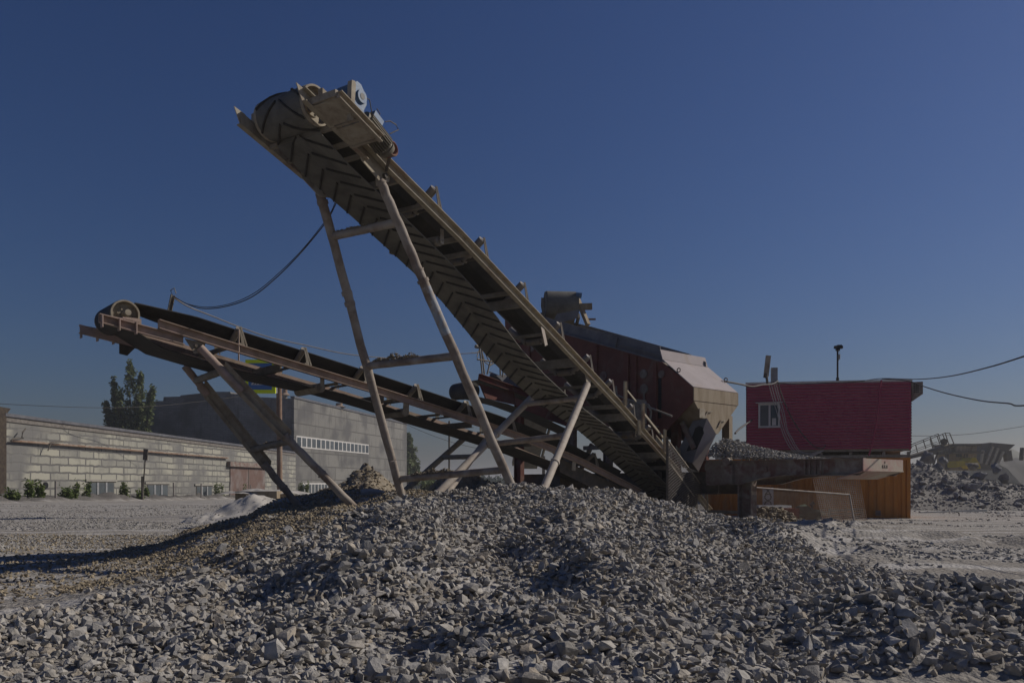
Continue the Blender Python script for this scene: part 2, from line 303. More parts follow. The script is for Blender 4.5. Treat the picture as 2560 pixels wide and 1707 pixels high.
def ground_mat():
    m = bpy.data.materials.new('dusty_ground'); m.use_nodes = True; t = m.node_tree; b = t.nodes['Principled BSDF']
    b.inputs['Roughness'].default_value = .95; b.inputs['Specular IOR Level'].default_value = .1
    tc = t.nodes.new('ShaderNodeTexCoord')
    def N(sc, det=6, v=None):
        n = t.nodes.new('ShaderNodeTexNoise'); n.inputs['Scale'].default_value = sc; n.inputs['Detail'].default_value = det; n.inputs['Roughness'].default_value = .6
        t.links.new(v or tc.outputs['Object'], n.inputs['Vector']); return n.outputs[0]
    mp = t.nodes.new('ShaderNodeMapping'); mp.inputs['Scale'].default_value = (.25, 1, 1); mp.inputs['Rotation'].default_value = (0,0,R(12)); t.links.new(tc.outputs['Object'], mp.inputs[0])
    def mix(f, a, c, lo, hi):
        mr = t.nodes.new('ShaderNodeMapRange'); mr.inputs[1].default_value = lo; mr.inputs[2].default_value = hi; t.links.new(f, mr.inputs[0])
        x = t.nodes.new('ShaderNodeMix'); x.data_type = 'RGBA'; t.links.new(mr.outputs[0], x.inputs[0])
        for k, q in ((6, a), (7, c)):
            if isinstance(q, tuple): x.inputs[k].default_value = col4(q)
            else: t.links.new(q, x.inputs[k])
        return x.outputs[2]
    c = mix(N(.35), (.27,.25,.225), (.37,.35,.32), .4, .62)
    c = mix(N(.9, 6, mp.outputs[0]), c, (.23,.205,.175), .5, .66)
    c = mix(N(14, 3), c, (.20,.18,.155), .55, .68)
    c = mix(N(5, 5), c, (.40,.38,.35), .56, .72)
    wv = t.nodes.new('ShaderNodeTexWave'); wv.inputs['Scale'].default_value = .32; wv.inputs['Distortion'].default_value = 5; wv.inputs['Detail'].default_value = 4; wv.inputs['Detail Scale'].default_value = .6
    mp2 = t.nodes.new('ShaderNodeMapping'); mp2.inputs['Rotation'].default_value = (0,0,R(78)); t.links.new(tc.outputs['Object'], mp2.inputs[0]); t.links.new(mp2.outputs[0], wv.inputs['Vector'])
    c = mix(wv.outputs[1], c, (.43,.41,.385), .72, .95)
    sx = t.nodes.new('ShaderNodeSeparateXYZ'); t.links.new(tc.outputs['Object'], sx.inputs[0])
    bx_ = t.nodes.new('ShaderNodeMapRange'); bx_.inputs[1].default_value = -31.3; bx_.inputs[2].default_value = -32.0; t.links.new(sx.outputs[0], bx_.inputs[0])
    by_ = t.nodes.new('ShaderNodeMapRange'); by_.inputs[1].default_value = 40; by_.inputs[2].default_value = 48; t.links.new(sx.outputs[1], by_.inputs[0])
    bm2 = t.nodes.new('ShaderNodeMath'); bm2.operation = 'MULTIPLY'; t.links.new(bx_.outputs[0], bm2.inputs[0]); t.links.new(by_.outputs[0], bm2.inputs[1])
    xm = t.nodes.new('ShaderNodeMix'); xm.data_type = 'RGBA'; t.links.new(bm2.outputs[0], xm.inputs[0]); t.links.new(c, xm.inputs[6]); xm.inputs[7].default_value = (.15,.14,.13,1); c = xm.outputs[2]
    t.links.new(c, b.inputs['Base Color'])
    ad = t.nodes.new('ShaderNodeMath'); ad.operation = 'ADD'; t.links.new(N(9, 6), ad.inputs[0])
    vo = t.nodes.new('ShaderNodeTexVoronoi'); vo.inputs['Scale'].default_value = 16; t.links.new(tc.outputs['Object'], vo.inputs['Vector'])
    ml = t.nodes.new('ShaderNodeMath'); ml.operation = 'MULTIPLY'; ml.inputs[1].default_value = -.35; t.links.new(vo.outputs[0], ml.inputs[0]); t.links.new(ml.outputs[0], ad.inputs[1])
    bn = t.nodes.new('ShaderNodeBump'); bn.inputs['Strength'].default_value = .9; bn.inputs['Distance'].default_value = .07
    t.links.new(ad.outputs[0], bn.inputs['Height']); t.links.new(bn.outputs[0], b.inputs['Normal'])
    return m
def big_mesh(name, verts, faces, mt, smooth=False, **kw):
    me = bpy.data.meshes.new(name); verts = np.asarray(verts, np.float32); faces = np.asarray(faces, np.int32)
    k = faces.shape[1]; me.vertices.add(len(verts)); me.vertices.foreach_set('co', verts.ravel())
    me.loops.add(faces.size); me.loops.foreach_set('vertex_index', faces.ravel())
    me.polygons.add(len(faces)); me.polygons.foreach_set('loop_start', np.arange(0, faces.size, k, dtype=np.int32))
    me.polygons.foreach_set('loop_total', np.full(len(faces), k, np.int32))
    me.polygons.foreach_set('use_smooth', np.full(len(faces), smooth)); me.materials.append(mt); me.update(calc_edges=True); me.validate()
    o = bpy.data.objects.new(name, me); COL.objects.link(o); return tag(o, **kw)
def grid_mesh(name, xs, ys, hf, mt, **kw):
    X, Y = np.meshgrid(xs, ys); Z = hf(X, Y); v = np.stack([X, Y, Z], 2).reshape(-1, 3)
    nx, ny = len(xs), len(ys); i, j = np.meshgrid(np.arange(nx-1), np.arange(ny-1)); b = (j*nx+i).ravel()
    return big_mesh(name, v, np.stack([b, b+1, b+nx+1, b+nx], 1), mt, smooth=True, **kw)
gx = np.concatenate([-np.geomspace(900, 42, 22), np.arange(-40, -14, .5), np.arange(-14, 14.01, .12), np.arange(14.5, 40, .5), np.geomspace(42, 900, 22)])
gy = np.concatenate([[-300, -80, -30, -10, -2], np.arange(1, 24, .12), np.arange(24, 110, .5), np.geomspace(112, 1600, 30)])
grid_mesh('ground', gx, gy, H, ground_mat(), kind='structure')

# ------------------------------------------------------------------ loose stones
def hull(npts, flat=.62, seed=0, box=.5):
    r = random.Random(seed); bm = bmesh.new(); ax = (1, r.uniform(.6,.95), r.uniform(flat*.65, flat*1.25))
    for i in range(npts):
        p = V((r.gauss(0,1), r.gauss(0,1), r.gauss(0,1))).normalized()
        q = 1/max(abs(p.x), abs(p.y), abs(p.z)); p = p*((1-box) + box*q)*r.uniform(.82, 1.05)
        bm.verts.new((p.x*ax[0], p.y*ax[1], p.z*ax[2]))
    ret = bmesh.ops.convex_hull(bm, input=bm.verts)
    bmesh.ops.delete(bm, geom=[v for v in bm.verts if not v.link_faces], context='VERTS')
    bmesh.ops.triangulate(bm, faces=bm.faces); bmesh.ops.recalc_face_normals(bm, faces=bm.faces)
    bm.verts.index_update(); vs = np.array([v.co[:] for v in bm.verts]); fs = np.array([[v.index for v in f.verts] for f in bm.faces]); bm.free()
    return vs/2, fs
def rotmats(n, tilt, normals=None):
    a = rng.uniform(0, 2*np.pi, n); b = rng.normal(0, tilt, n); c = rng.uniform(0, 2*np.pi, n)
    def Rz(t): z = np.zeros((n,3,3)); z[:,0,0] = np.cos(t); z[:,0,1] = -np.sin(t); z[:,1,0] = np.sin(t); z[:,1,1] = np.cos(t); z[:,2,2] = 1; return z
    def Rx(t): z = np.zeros((n,3,3)); z[:,1,1] = np.cos(t); z[:,1,2] = -np.sin(t); z[:,2,1] = np.sin(t); z[:,2,2] = np.cos(t); z[:,0,0] = 1; return z
    return Rz(a) @ Rx(b) @ Rz(c)
HB = [hull(random.choice((10,12,15,20)), seed=i, flat=random.choice((.38,.5,.62,.75)), box=random.choice((.25,.5,.7))) for i in range(60)]
HS = [hull(9, seed=100+i) for i in range(24)]
def scatter(name, pos, size, mt, variants, tilt=.6, **kw):
    n = len(pos); rm = rotmats(n, tilt); vi = rng.integers(0, len(variants), n); vv = []; ff = []; base = 0
    for k, (hv, hf) in enumerate(variants):
        ix = np.nonzero(vi == k)[0]
        if not len(ix): continue
        p = np.einsum('nij,vj->nvi', rm[ix], hv)*size[ix][:,None,None] + pos[ix][:,None,:]
        f = hf[None] + (np.arange(len(ix))*len(hv))[:,None,None] + base
        vv.append(p.reshape(-1,3)); ff.append(f.reshape(-1,3)); base += len(ix)*len(hv)
    return big_mesh(name, np.concatenate(vv), np.concatenate(ff), mt, **kw)
def jgrid(x0, x1, y0, y1, sp):
    xs, ys = np.meshgrid(np.arange(x0, x1, sp), np.arange(y0, y1, sp)); n = xs.size
    return xs.ravel() + rng.uniform(-.5,.5,n)*sp, ys.ravel() + rng.uniform(-.5,.5,n)*sp
# boundary between coarse stone and the finer gravel, in ground coordinates
EDGE = [PG(-400,1570,7.9), PG(0,1540,8.5), PG(146,1528,8.5), PG(306,1480,9.1), PG(442,1452,9.3), PG(612,1400,9.9), PG(731,1356,10.3), PG(800,1334,10.5), PG(930,1268,11.4), PG(1010,1240,12.6), PG(1100,1225,13.6),
        PG(1400,1222,14.2), PG(1580,1235,14.2), PG(1700,1268,14.0), PG(1850,1318,13.4), PG(1930,1352,13), PG(2060,1382,12.6), PG(2130,1416,12), PG(2300,1446,11.6), PG(2560,1500,10.2), PG(2900,1520,9.6)]
ex = np.array([p.x for p in EDGE]); ey = np.array([p.y for p in EDGE])
def inmain(x, y, soft=.35): return y < np.interp(x, ex, ey) + np.clip((x-2)*.5, 0, .9) + rng.normal(0, soft, len(x))*.6
def front(x): return np.where(x > 1.9, 5.0 + .05*np.sin(x*3), 3.0)
x, y = jgrid(-9.5, 9.5, 3.1, 14.4, .054)
k = inmain(x, y, .3) & (abs(x) < .70*y + 1.2) & (y > front(x) - .1*rng.random(len(x))); x, y = x[k], y[k]
sz = np.clip(rng.lognormal(math.log(.058), .36, len(x)), .026, .13)
pos1 = np.stack([x, y, H(x, y) + rng.uniform(-.025, .035, len(x))], 1)
x2, y2 = jgrid(-9.5, 9.5, 3.1, 14.2, .10)
k = inmain(x2, y2, .7) & (abs(x2) < .70*y2 + 1.2) & (y2 > front(x2)); x2, y2 = x2[k], y2[k]
sz2 = np.clip(rng.lognormal(math.log(.070), .38, len(x2)), .035, .17)
pos2 = np.stack([x2, y2, H(x2, y2) + .028 + rng.uniform(0, .03, len(x2))], 1)
x3, y3 = jgrid(1.9, 8.5, 4.7, 6.6, .18); k = rng.random(len(x3)) < .8; x3, y3 = x3[k], y3[k]; k = y3 > front(x3); x3, y3 = x3[k], y3[k]
pos3 = np.stack([x3, y3, H(x3, y3) + .03], 1); sz3 = rng.uniform(.07, .19, len(x3))
scatter('crushed_stone', np.concatenate([pos1, pos2, pos3]), np.concatenate([sz, sz2, sz3]), M['stone'], HB, .75, kind='stuff',
        label='pile of grey crushed stone filling the foreground')
# finer brown gravel of the pile under the low conveyor and on the yard
x, y = jgrid(-13, 1, 8, 19, .05)
hh = H(x, y, False)-G; k = ~inmain(x, y, .25) & (x > -.70*y - 1) & (rng.random(len(x)) < np.clip(.25 + hh*4, 0, 1)) & (y < np.where(x > -3, 15.2, 19)); x, y = x[k], y[k]
pos = np.stack([x, y, H(x, y) + rng.uniform(-.012, .02, len(x))], 1)
scatter('fine_gravel', pos, rng.uniform(.034, .075, len(x)), M['gravel'], HS, .8, kind='stuff', label='brownish fine gravel pile behind the crushed stone')
n = 16000; y = 15*(46/15)**rng.random(n); x = rng.uniform(-.70, -.12, n)*y
k = (y > 12) & (fbm(x, y, .4, 3, 40) > -.15); x, y = x[k], y[k]
scatter('yard_pebbles', np.stack([x, y, H(x, y) + .004], 1), rng.uniform(.03, .09, len(x))*(1+ .006*y), M['clod'], HS, .5, kind='stuff', label='small stones strewn over the open yard on the left')
n = 9000; y = 10*(44/10)**rng.random(n); x = rng.uniform(.22, .72, n)*y
k = ~inmain(x, y, .1) & (fbm(x*.4, y, .9, 3, 50) > .02) & ~((y > 28) & (x < 15)); x, y = x[k], y[k]
scatter('dried_mud_clods', np.stack([x, y, H(x, y) + .0], 1), rng.uniform(.03, .13, len(x))*(.7 + .02*y), M['clod'], HS, .3, kind='stuff', label='flat clods of dried mud over the yard on the right')

# ------------------------------------------------------------------ conveyors
class Conv:
    def __init__(s, x0, y0, ax, ay):
        L = math.hypot(ax, ay); s.a = (ax/L, ay/L); s.n = (-ay/L, ax/L); s.o = (x0, y0)
        s.av = V((s.a[0], s.a[1], 0)); s.nv = V((s.n[0], s.n[1], 0))
    def pt(s, q, w, z): return V((s.o[0]+q*s.a[0]+w*s.n[0], s.o[1]+q*s.a[1]+w*s.n[1], z))
    def px(s, u, v, w=0.):
        k = (u-CU)/F; ox = s.o[0]+w*s.n[0]; oy = s.o[1]+w*s.n[1]; q = (k*oy-ox)/(s.a[0]-k*s.a[1]); Y = oy+s.a[1]*q
        return q, EYE+(HV-v)*Y/F
    def at(s, u, v, w=0.): q, z = s.px(u, v, w); return s.pt(q, w, z)
def sweep(mb, C, path, sec, smooth=False):
    mb.loft([[C.pt(q, w, z+dz) for w, dz in sec] for q, z in path], closed=True, smooth=smooth, caps=True)
def csec(w, side, h, fl=.075, t=.012):
    o = side*fl; i = -side*t   # C section open towards side
    return [(w, 0), (w+o, 0), (w+o, t), (w+side*t*.2, t), (w+side*t*.2, h-t), (w+o, h-t), (w+o, h), (w+i, h), (w+i, 0)]
def conveyor(cfg):
    C = cfg['C']; root = cfg['root']; W = cfg['W']; m = cfg['mats']; b0, b1 = cfg['belt']   # belt edges across
    rail = [C.px(u, v) for u, v in cfg['rail']]; rs = np.array([r[0] for r in rail]); rz = np.array([r[1] for r in rail]); hr = cfg['hr']
    zr = lambda q: float(np.interp(q, rs, rz)) if q >= rs[0] else float(rz[0] + (q-rs[0])*(rz[1]-rz[0])/(rs[1]-rs[0]))
    cfg['zr'] = zr
    for w_, sd_ in ((0, -1), (W, 1)):
        mb = MB(); sweep(mb, C, rail, csec(w_, sd_, hr)); mb.build('side_rail', m['rail'], root)
    # pulley
    ds, dz, DR = cfg['drum']; wd0, wd1 = b0-.05, b1+.05
    def circ(w, r, n=36): return [C.pt(ds + math.cos(2*math.pi*i/n)*r, w, dz + math.sin(2*math.pi*i/n)*r) for i in range(n)]
    mb = MB(); mb.loft([circ(wd0, DR-.025), circ(wd0, DR), circ(wd1, DR), circ(wd1, DR-.025), circ(wd0, DR-.025)], smooth=False)
    for w_ in (wd0+.09, wd1-.09): mb.add(circ(w_, DR-.02), [tuple(range(36))]); 
    pul = mb.build('head_pulley', m['pulley'], root)
    mb = MB(); mb.tube(C.pt(ds, -.02, dz), C.pt(ds, W+.02, dz), .045, n=14); mb.tube(C.pt(ds, wd0+.07, dz), C.pt(ds, wd0+.10, dz), DR*.5, n=20)
    for i in range(6):
        t = i*math.pi/3; mb.tube(C.pt(ds+math.cos(t)*DR*.38, wd0+.05, dz+math.sin(t)*DR*.38), C.pt(ds+math.cos(t)*DR*.38, wd0+.075, dz+math.sin(t)*DR*.38), .014, n=6)
    mb.build('shaft', m['tan'], pul)
    # belt: upper troughed strand, wrap, lower strand
    st = cfg['tail']; mid = (b0+b1)/2; tr = cfg['trough']; top0 = cfg['top']
    ups = np.linspace(st, ds+1.1, 14).tolist() + [ds+.75, ds+.4, ds+.15]
    def upsec(q):
        f = min(1, max(0, (q-ds)/1.0)); e = tr*f; zc = zr(q)+hr+top0; zt = dz + DR + .008; g = min(1, max(0, (q-ds)/.9)); zc = zt + (zc-zt)*g - (0 if g >= 1 else (q-ds)*0)
        if g < 1: zc = zt + (zr(ds+.9)+hr+top0 - zt)*((q-ds)/.9)
        c0, c1 = b0+(b1-b0)*.3, b1-(b1-b0)*.3; t = .012
        return [(b0+.02*f, zc+e), (c0, zc), (c1, zc), (b1-.02*f, zc+e), (b1-.02*f, zc+e-t), (c1, zc-t), (c0, zc-t), (b0+.02*f, zc+e-t)]
    mb = MB(); rings = [[C.pt(q, w, z) for w, z in upsec(q)] for q in ups]
    mb.loft(rings, closed=True, smooth=False, caps=True); mb.build('carrying_strand', M['rubber'], root); rings = []; mb = MB()
    n = 14; ret = cfg['ret']; a1 = math.atan2(ret[0][1]-dz, ret[0][0]-ds)
    arc = []
    for i in range(n+1):
        t = math.pi/2 + (math.pi*1.12)*i/n; arc.append((ds+math.cos(t)*(DR+.006), dz+math.sin(t)*(DR+.006), math.cos(t), math.sin(t)))
    lower = [(q, z, -.2, -1) for q, z in ret]
    outer = arc + lower                            # outer surface path: (s, z, normal)
    for q, z, nq, nz in outer:
        L = math.hypot(nq, nz); nq /= L; nz /= L; t = .012
        c0, c1 = b0+(b1-b0)*.3, b1-(b1-b0)*.3
        o = [(b0, 1), (c0, 1), (c1, 1), (b1, 1), (b1, 0), (c1, 0), (c0, 0), (b0, 0)]
        rings.append([C.pt(q - (0 if k else t)*nq, w, z - (0 if k else t)*nz) for w, k in [(w, 1-k) for w, k in o]])
    mb.loft(rings, closed=True, smooth=False, caps=True)
    belt = mb.build('belt', m['belt'], root)
    # chevrons on the outer side of the lower strand and the wrap
    if cfg.get('chev'):
        oq = np.array([o[0] for o in outer]); oz = np.array([o[1] for o in outer]); ang = np.unwrap(np.array([math.atan2(o[3], o[2]) for o in outer]))
        al = np.concatenate([[0], np.cumsum(np.hypot(np.diff(oq), np.diff(oz)))]); mb = MB(); L = .05
        while L < al[-1]-.4:
            for sgn in (-1, 1):
                prev = None
                for k in range(5):
                    f = k/4; w_ = mid + sgn*(.035 + f*(b1-b0)*.44); l = L + f*.30
                    q = np.interp(l, al, oq); z = np.interp(l, al, oz); an = np.interp(l, al, ang); nq, nz = math.cos(an), math.sin(an); tq, tz = -nz, nq
                    h = .024; wd = .019
                    cur = [C.pt(q+tq*wd, w_, z+tz*wd), C.pt(q+nq*h+tq*wd*.6, w_, z+nz*h+tz*wd*.6), C.pt(q+nq*h-tq*wd*.6, w_, z+nz*h-tz*wd*.6), C.pt(q-tq*wd, w_, z-tz*wd)]
                    if prev: mb.loft([prev, cur], closed=True, smooth=False, caps=(k in (1, 4)))
                    prev = cur
            L += cfg['chev']
        mb.build('chevron_cleats', M['cleat'], belt)
    # troughing idlers
    for q in cfg['idlers']:
        zt = zr(q)+hr; sl_ = (zr(q+.1)-zr(q-.1))/.2
        mb = MB(); mb.bar(C.pt(q, -.05, zt+.02), C.pt(q, W+.05, zt+.02), .06, .03)
        rt = W*.34; zc = zt+top0-.06; zw = zt+top0+tr+cfg.get('wing',.06); rr_i = cfg['rr']
        for w_, sg in ((.05, 1), (W-.05, -1)):
            mb.bar(C.pt(q+.05, w_-.06*sg, zt), C.pt(q+.01, w_-.03*sg, zw+.03), .008, .05, up=C.av)
            mb.bar(C.pt(q+.11, w_-.06*sg, zt), C.pt(q+.02, w_-.035*sg, zw+.02), .008, .025, up=C.av)
        for w_ in (W*.36, W*.64): mb.bar(C.pt(q, w_, zt+.02), C.pt(q, w_, zc), .04, .01, up=C.av)
        idl = mb.build('idler', m['bracket'], root)
        for (wa, za, wb, zb) in ((.05, zw, W*.355, zc), (W*.375, zc-.0, W*.625, zc), (W*.645, zc, W-.05, zw)):
            r = MB(); r.tube(C.pt(q, wa, za), C.pt(q, wb, zb), rr_i, n=14); r.build('roller', m['roller'], idl)
    for q, dz_, ww, hh_ in cfg['cross']:
        mb = MB(); mb.channel(C.pt(q, .006, zr(q)+dz_), C.pt(q, W-.006, zr(q)+dz_), .05, hh_, C.av, t=.008); mb.build('cross_member', m['strut'], root)
    for q, z, w0, w1, r_, mt in cfg['retrollers']:
        mb = MB(); mb.tube(C.pt(q, w0, z), C.pt(q, w1, z), r_, n=18); mb.tube(C.pt(q, w0-.07, z), C.pt(q, w1+.07, z), .02, n=8)
        rr_ = mb.build('return_roller', mt, root)
        for w_ in (w0-.05, w1+.05):
            mb = MB(); mb.box(C.pt(q, w_, (z-.05+zr(q)+.03)/2), C.av*.04, C.nv*.005, V((0,0,(zr(q)+.03-z+.05)/2))); mb.build('hanger', m['tan'], rr_)
    return zr

def legtube(parent, a, b, r, mt, joints=(), name='leg', n=16, dents=False):
    a, b = V(a), V(b); mb = MB(); N = 14; pts = [a.lerp(b, i/N) for i in range(N+1)]
    rr = [r*(1+.03*math.sin(i*2.1)) for i in range(N+1)]
    if dents: pts = [p + V((random.uniform(-.008,.008), 0, random.uniform(-.006,.006))) for p in pts]
    mb.path(pts, rr, n)
    for j in joints: p = a.lerp(b, j); q = a.lerp(b, j+.012); mb.tube(p, q, r*1.22, n=n)
    return mb.build(name, mt, parent)
def seg3(A, B, u):                                    # point of the 3-D segment seen at column u
    k = (u-CU)/F; f = (k*A.y - A.x)/((B.x-A.x) - k*(B.y-A.y)); return A.lerp(B, f)

def segv(A, B, v):                                    # point of the 3-D segment seen at row v
    k = (HV-v)/F; f = (k*A.y - (A.z-EYE))/((B.z-A.z) - k*(B.y-A.y)); return A.lerp(B, f)

# ---- the tall main conveyor
C1 = Conv(-1.727, 11.0, .536, .844)
near_foot = P(1316, 1262, 12.5); far_foot = P(1018, 1256, 13.7)
main = empty('belt_conveyor', (near_foot.x, near_foot.y, 0), 'tall dusty steel belt conveyor rising over the stone pile on four pipe legs', 'conveyor', None)
s_of = lambda u, w=.1: C1.px(u, 0, w)[0]
ret1 = [(-1.02,5.93),(-.52,5.70),(.45,5.38),(1.3,5.08),(1.79,4.90),(2.54,4.58),(3.3,4.17),(3.86,3.86),(4.7,3.5),(5.56,3.20),(6.5,2.93),(7.41,2.70),(8.1,2.47),(9.3,2.02),(10.83,1.44),(12.2,.95)]
rr1 = C1.px(1040, 610, .6); rr2 = C1.px(1535, 1086, .6)
cfg1 = dict(C=C1, root=main, W=1.2, hr=.17, belt=(.2,1.0), rail=[(880,333),(966,428),(1145,603),(1349,816),(1543,1020),(1735,1237),(1775,1286)],
    drum=(-1.14,6.24,.25), tail=12.2, trough=.17, top=.09, ret=ret1, chev=.285, rr=.065,
    mats=dict(rail=M['rail'], pulley=M['tan'], tan=M['tan'], belt=M['belt'], bracket=M['dark'], roller=M['roller'], strut=M['strut']),
    idlers=[s_of(u) for u in (1079,1199,1301,1392,1466,1522,1575,1620,1665)],
    cross=[(s_of(u,.0), dz_, .05, hh_) for u, dz_, hh_ in ((1000,.09,.1),(1062,.06,.06),(1146,.05,.07),(1180,.06,.07),(1276,.06,.07),(1300,.06,.16),(1372,.05,.05),(1440,.05,.17),(1495,.05,.05),(1545,.06,.09),(1568,.06,.16),(1625,.06,.05),(1652,.06,.14),(1680,.06,.1))],
    retrollers=[(rr1[0], rr1[1]-.03, .14, 1.06, .075, M['strut']), (rr2[0], rr2[1]-.02, .1, 1.1, .085, M['worn'])])
zr1 = conveyor(cfg1)
# head section frame
for w_, sd_ in ((.03, -1), (1.17, 1)):
    mb = MB(); q0, z0 = -1.50, 6.11; q1, z1 = -.39, 5.77
    sweep(mb, C1, [(q0, z0), (q1, z1)], csec(w_, sd_, .16, .07)); mb.build('head_rail', M['rail'], main)
    mb = MB(); mb.plate([C1.pt(-1.60, w_, 6.30), C1.pt(-1.5, w_, 6.10), C1.pt(-1.42, w_, 6.26)], .012); mb.build('end_plate', M['tan'], main); mb = MB()
    mb.plate([C1.pt(-.62, w_-.004*sd_, zr1(-.62)+.02), C1.pt(.12, w_-.004*sd_, zr1(.12)+.02), C1.pt(.08, w_-.004*sd_, zr1(0)-.12), C1.pt(-.12, w_-.004*sd_, zr1(0)-.16), C1.pt(-.45, w_-.004*sd_, 5.75)], .016)
    hpl = mb.build('hinge_plate', M['tan'], main); mb = MB(); mb.tube(C1.pt(-.02, w_-.05, zr1(0)-.07), C1.pt(-.02, w_+.05, zr1(0)-.07), .035, n=12); mb.build('pin', M['dark'], hpl)
    mb = MB(); mb.box(C1.pt(-1.14, w_+.05*sd_, 6.25), C1.av*.11 + V((0,0,-.035)), C1.nv*.04, V((0,0,.075))); mb.tube(C1.pt(-1.14, w_+.0*sd_, 6.26), C1.pt(-1.14, w_+.13*sd_, 6.26), .07, n=14)
    mb.build('bearing_block', M['tan'], main)
mb = MB()
for q in (-1.0, -.7, -.45): mb.bar(C1.pt(q, .03, 5.98-.3*(q+1.0)), C1.pt(q, 1.17, 5.98-.3*(q+1.0)), .06, .05)
mb.build('head_cross_frame', M['strut'], main)
# drive: platform, gearbox, motor
mb = MB(); pa, pb = C1.pt(-1.38, -.44, 6.12), C1.pt(-.62, -.44, 5.86)
mb.channel(pa, pb, .06, .10, -C1.nv); mb.bar(C1.pt(-1.38,-.43,6.14), C1.pt(-1.38,.03,6.14), .05, .08); mb.bar(C1.pt(-1.0,-.43,6.0), C1.pt(-1.0,.03,6.0), .05, .08); mb.bar(C1.pt(-.66,-.43,5.88), C1.pt(-.66,.03,5.88), .05, .08)
mb.plate([C1.pt(-1.38,-.43,6.085), C1.pt(-1.38,0,6.085), C1.pt(-1.05,0,5.97), C1.pt(-1.05,-.43,5.97)], .01)
mb.plate([C1.pt(-.98,-.42,5.95), C1.pt(-.98,-.02,5.95), C1.pt(-.7,-.02,5.85), C1.pt(-.7,-.42,5.85)], .01)
mb.build('drive_platform', M['tan'], main)
gpx = [(887,206),(893,203),(903,212),(915,240),(917,262),(910,276),(912,300),(900,306),(892,290),(887,262)]
mb = MB(); mb.prism([C1.at(u, v, -.42) for u, v in gpx], C1.nv*.30); gb = mb.build('gearbox', M['blue'], main)
cx = C1.at(902, 243, -.42)
mb = MB(); cq, cz = C1.px(902, 243, -.42)
mb.tube(C1.pt(cq, -.42, cz), C1.pt(cq, -.45, cz), .085, .08, n=20)
mb.build('bearing_cover', M['blue'], gb)
mb = MB(); mb.tube(C1.pt(cq, -.448, cz), C1.pt(cq, -.454, cz), .04, n=16); mb.build('shaft_bore', M['black'], gb)
mb = MB(); mb.prism([C1.at(u, v, -.43) for u, v in ((880,200),(888,203),(890,212),(884,300),(877,300),(879,215))], C1.nv*.07); mb.build('edge_cover', M['tan'], gb)
mb = MB(); q0, z0 = C1.px(926, 300, -.30); q1, z1 = C1.px(968, 366, -.30)
A_, B_ = C1.pt(q0-.12, -.27, z0-.02), C1.pt(q1, -.27, z1-.02); mb.tube(A_, B_, .115, n=24); ax = (B_-A_).normalized()
e1_ = ax.cross(V((0,0,1))).normalized(); e2_ = ax.cross(e1_)
for i in range(26):
    t = 2*math.pi*i/26; dv = e1_*math.cos(t)+e2_*math.sin(t); mb.box((A_+B_)/2 + dv*.128, (B_-A_)*.42, dv*.018, dv.cross(ax)*.005)
mb.tube(B_, B_+ax*.07, .13, .10, n=20); mt_ = mb.build('motor', M['motor'], main)
mb = MB(); mb.box((A_+B_)/2 + V((.02,-.02,.17)), ax*.09, e1_*.06, e2_*.05); mb.build('terminal_box', M['blue'], mt_)
hp = C1.at(976, 374, -.30); mb = MB()
mb.loft([[hp + C1.nv*o + C1.av*math.cos(2*math.pi*i/20)*r + V((0,0,1))*math.sin(2*math.pi*i/20)*r for i in range(20)] for o, r in ((.06,.02),(.06,.10),(-.05,.10),(-.06,.085),(-.01,.06))], smooth=True)
mb.build('safety_wheel', mat('faded_red', (.22,.075,.05), (.2,.15,.12), scale=8), main)
mb = MB(); mb.bar(hp+V((0,0,-.06)), C1.at(966, 425, -.05), .03, .05); mb.path([C1.at(u, v, -.2) for u, v in ((963,305),(975,303),(990,312),(996,325),(985,330),(975,335))], .008); mb.path([C1.at(u, v, -.3) for u, v in ((914,245),(924,250),(930,285),(935,300),(945,300),(950,285),(942,272))], .007)
mb.build('bracket', M['dark'], main)
# legs (V frames) and their tubes
nt_, ft_ = P(950, 452, 10.98), P(800, 482, 11.62)
L1 = (nt_, near_foot + V((0,0,-.25))); L2 = (ft_, far_foot + V((0,0,-.25)))
n2, f2 = C1.at(1468, 962, -.02), C1.at(1335, 988, 1.2)
L3 = (n2, P(1326, 1262, 12.7)+V((0,0,-.25))); L4 = (f2, P(1036, 1256, 13.9)+V((0,0,-.25)))
mid_ = seg3(*L1, 1056)
legtube(main, L1[0], mid_, .066, M['pipe'], (.02,.9), dents=True); 
lg = legtube(main, mid_, L1[1], .072, M['pipe'], (.0,), dents=True)
mb = MB(); a, b = L1[0].lerp(L1[1], .285), L1[0].lerp(L1[1], .42); mb.path([a, a.lerp(b,.5), b], .0735, 16); mb.build('paint_worn_sleeve', M['pipeblue'], lg)
legtube(main, L2[0], L2[1], .068, M['pipe'], (.02,.27,.30), dents=True)
lg2 = L2[0].lerp(L2[1], .80)
legtube(main, lg2 + V((.02,-.06,0)), L2[1] + V((.0,-.05,0)), .06, M['pipe'], name='leg_splint')
legtube(main, *L3, .07, M['pipelit'], (.62,)); legtube(main, *L4, .07, M['pipelit'], (.35,))
for (LA, ua, LB, ub, r_) in ((L2, 592, L1, 556, .058), (L2, 915, L1, 890, .06), (L2, 1198, L1, 1174, .056), (L4, 1010, L3, 994, .055), (L4, 1112, L3, 1088, .055)):
    legtube(main, segv(*LA, ua), segv(*LB, ub), r_, M['pipe'], name='cross_tube')
for L in (L1, L2):
    mb = MB(); t = L[0]; mb.box(t+V((0,0,.06)), C1.av*.05, C1.nv*.035, V((0,0,.09))); mb.build('leg_bracket', M['tan'], main)
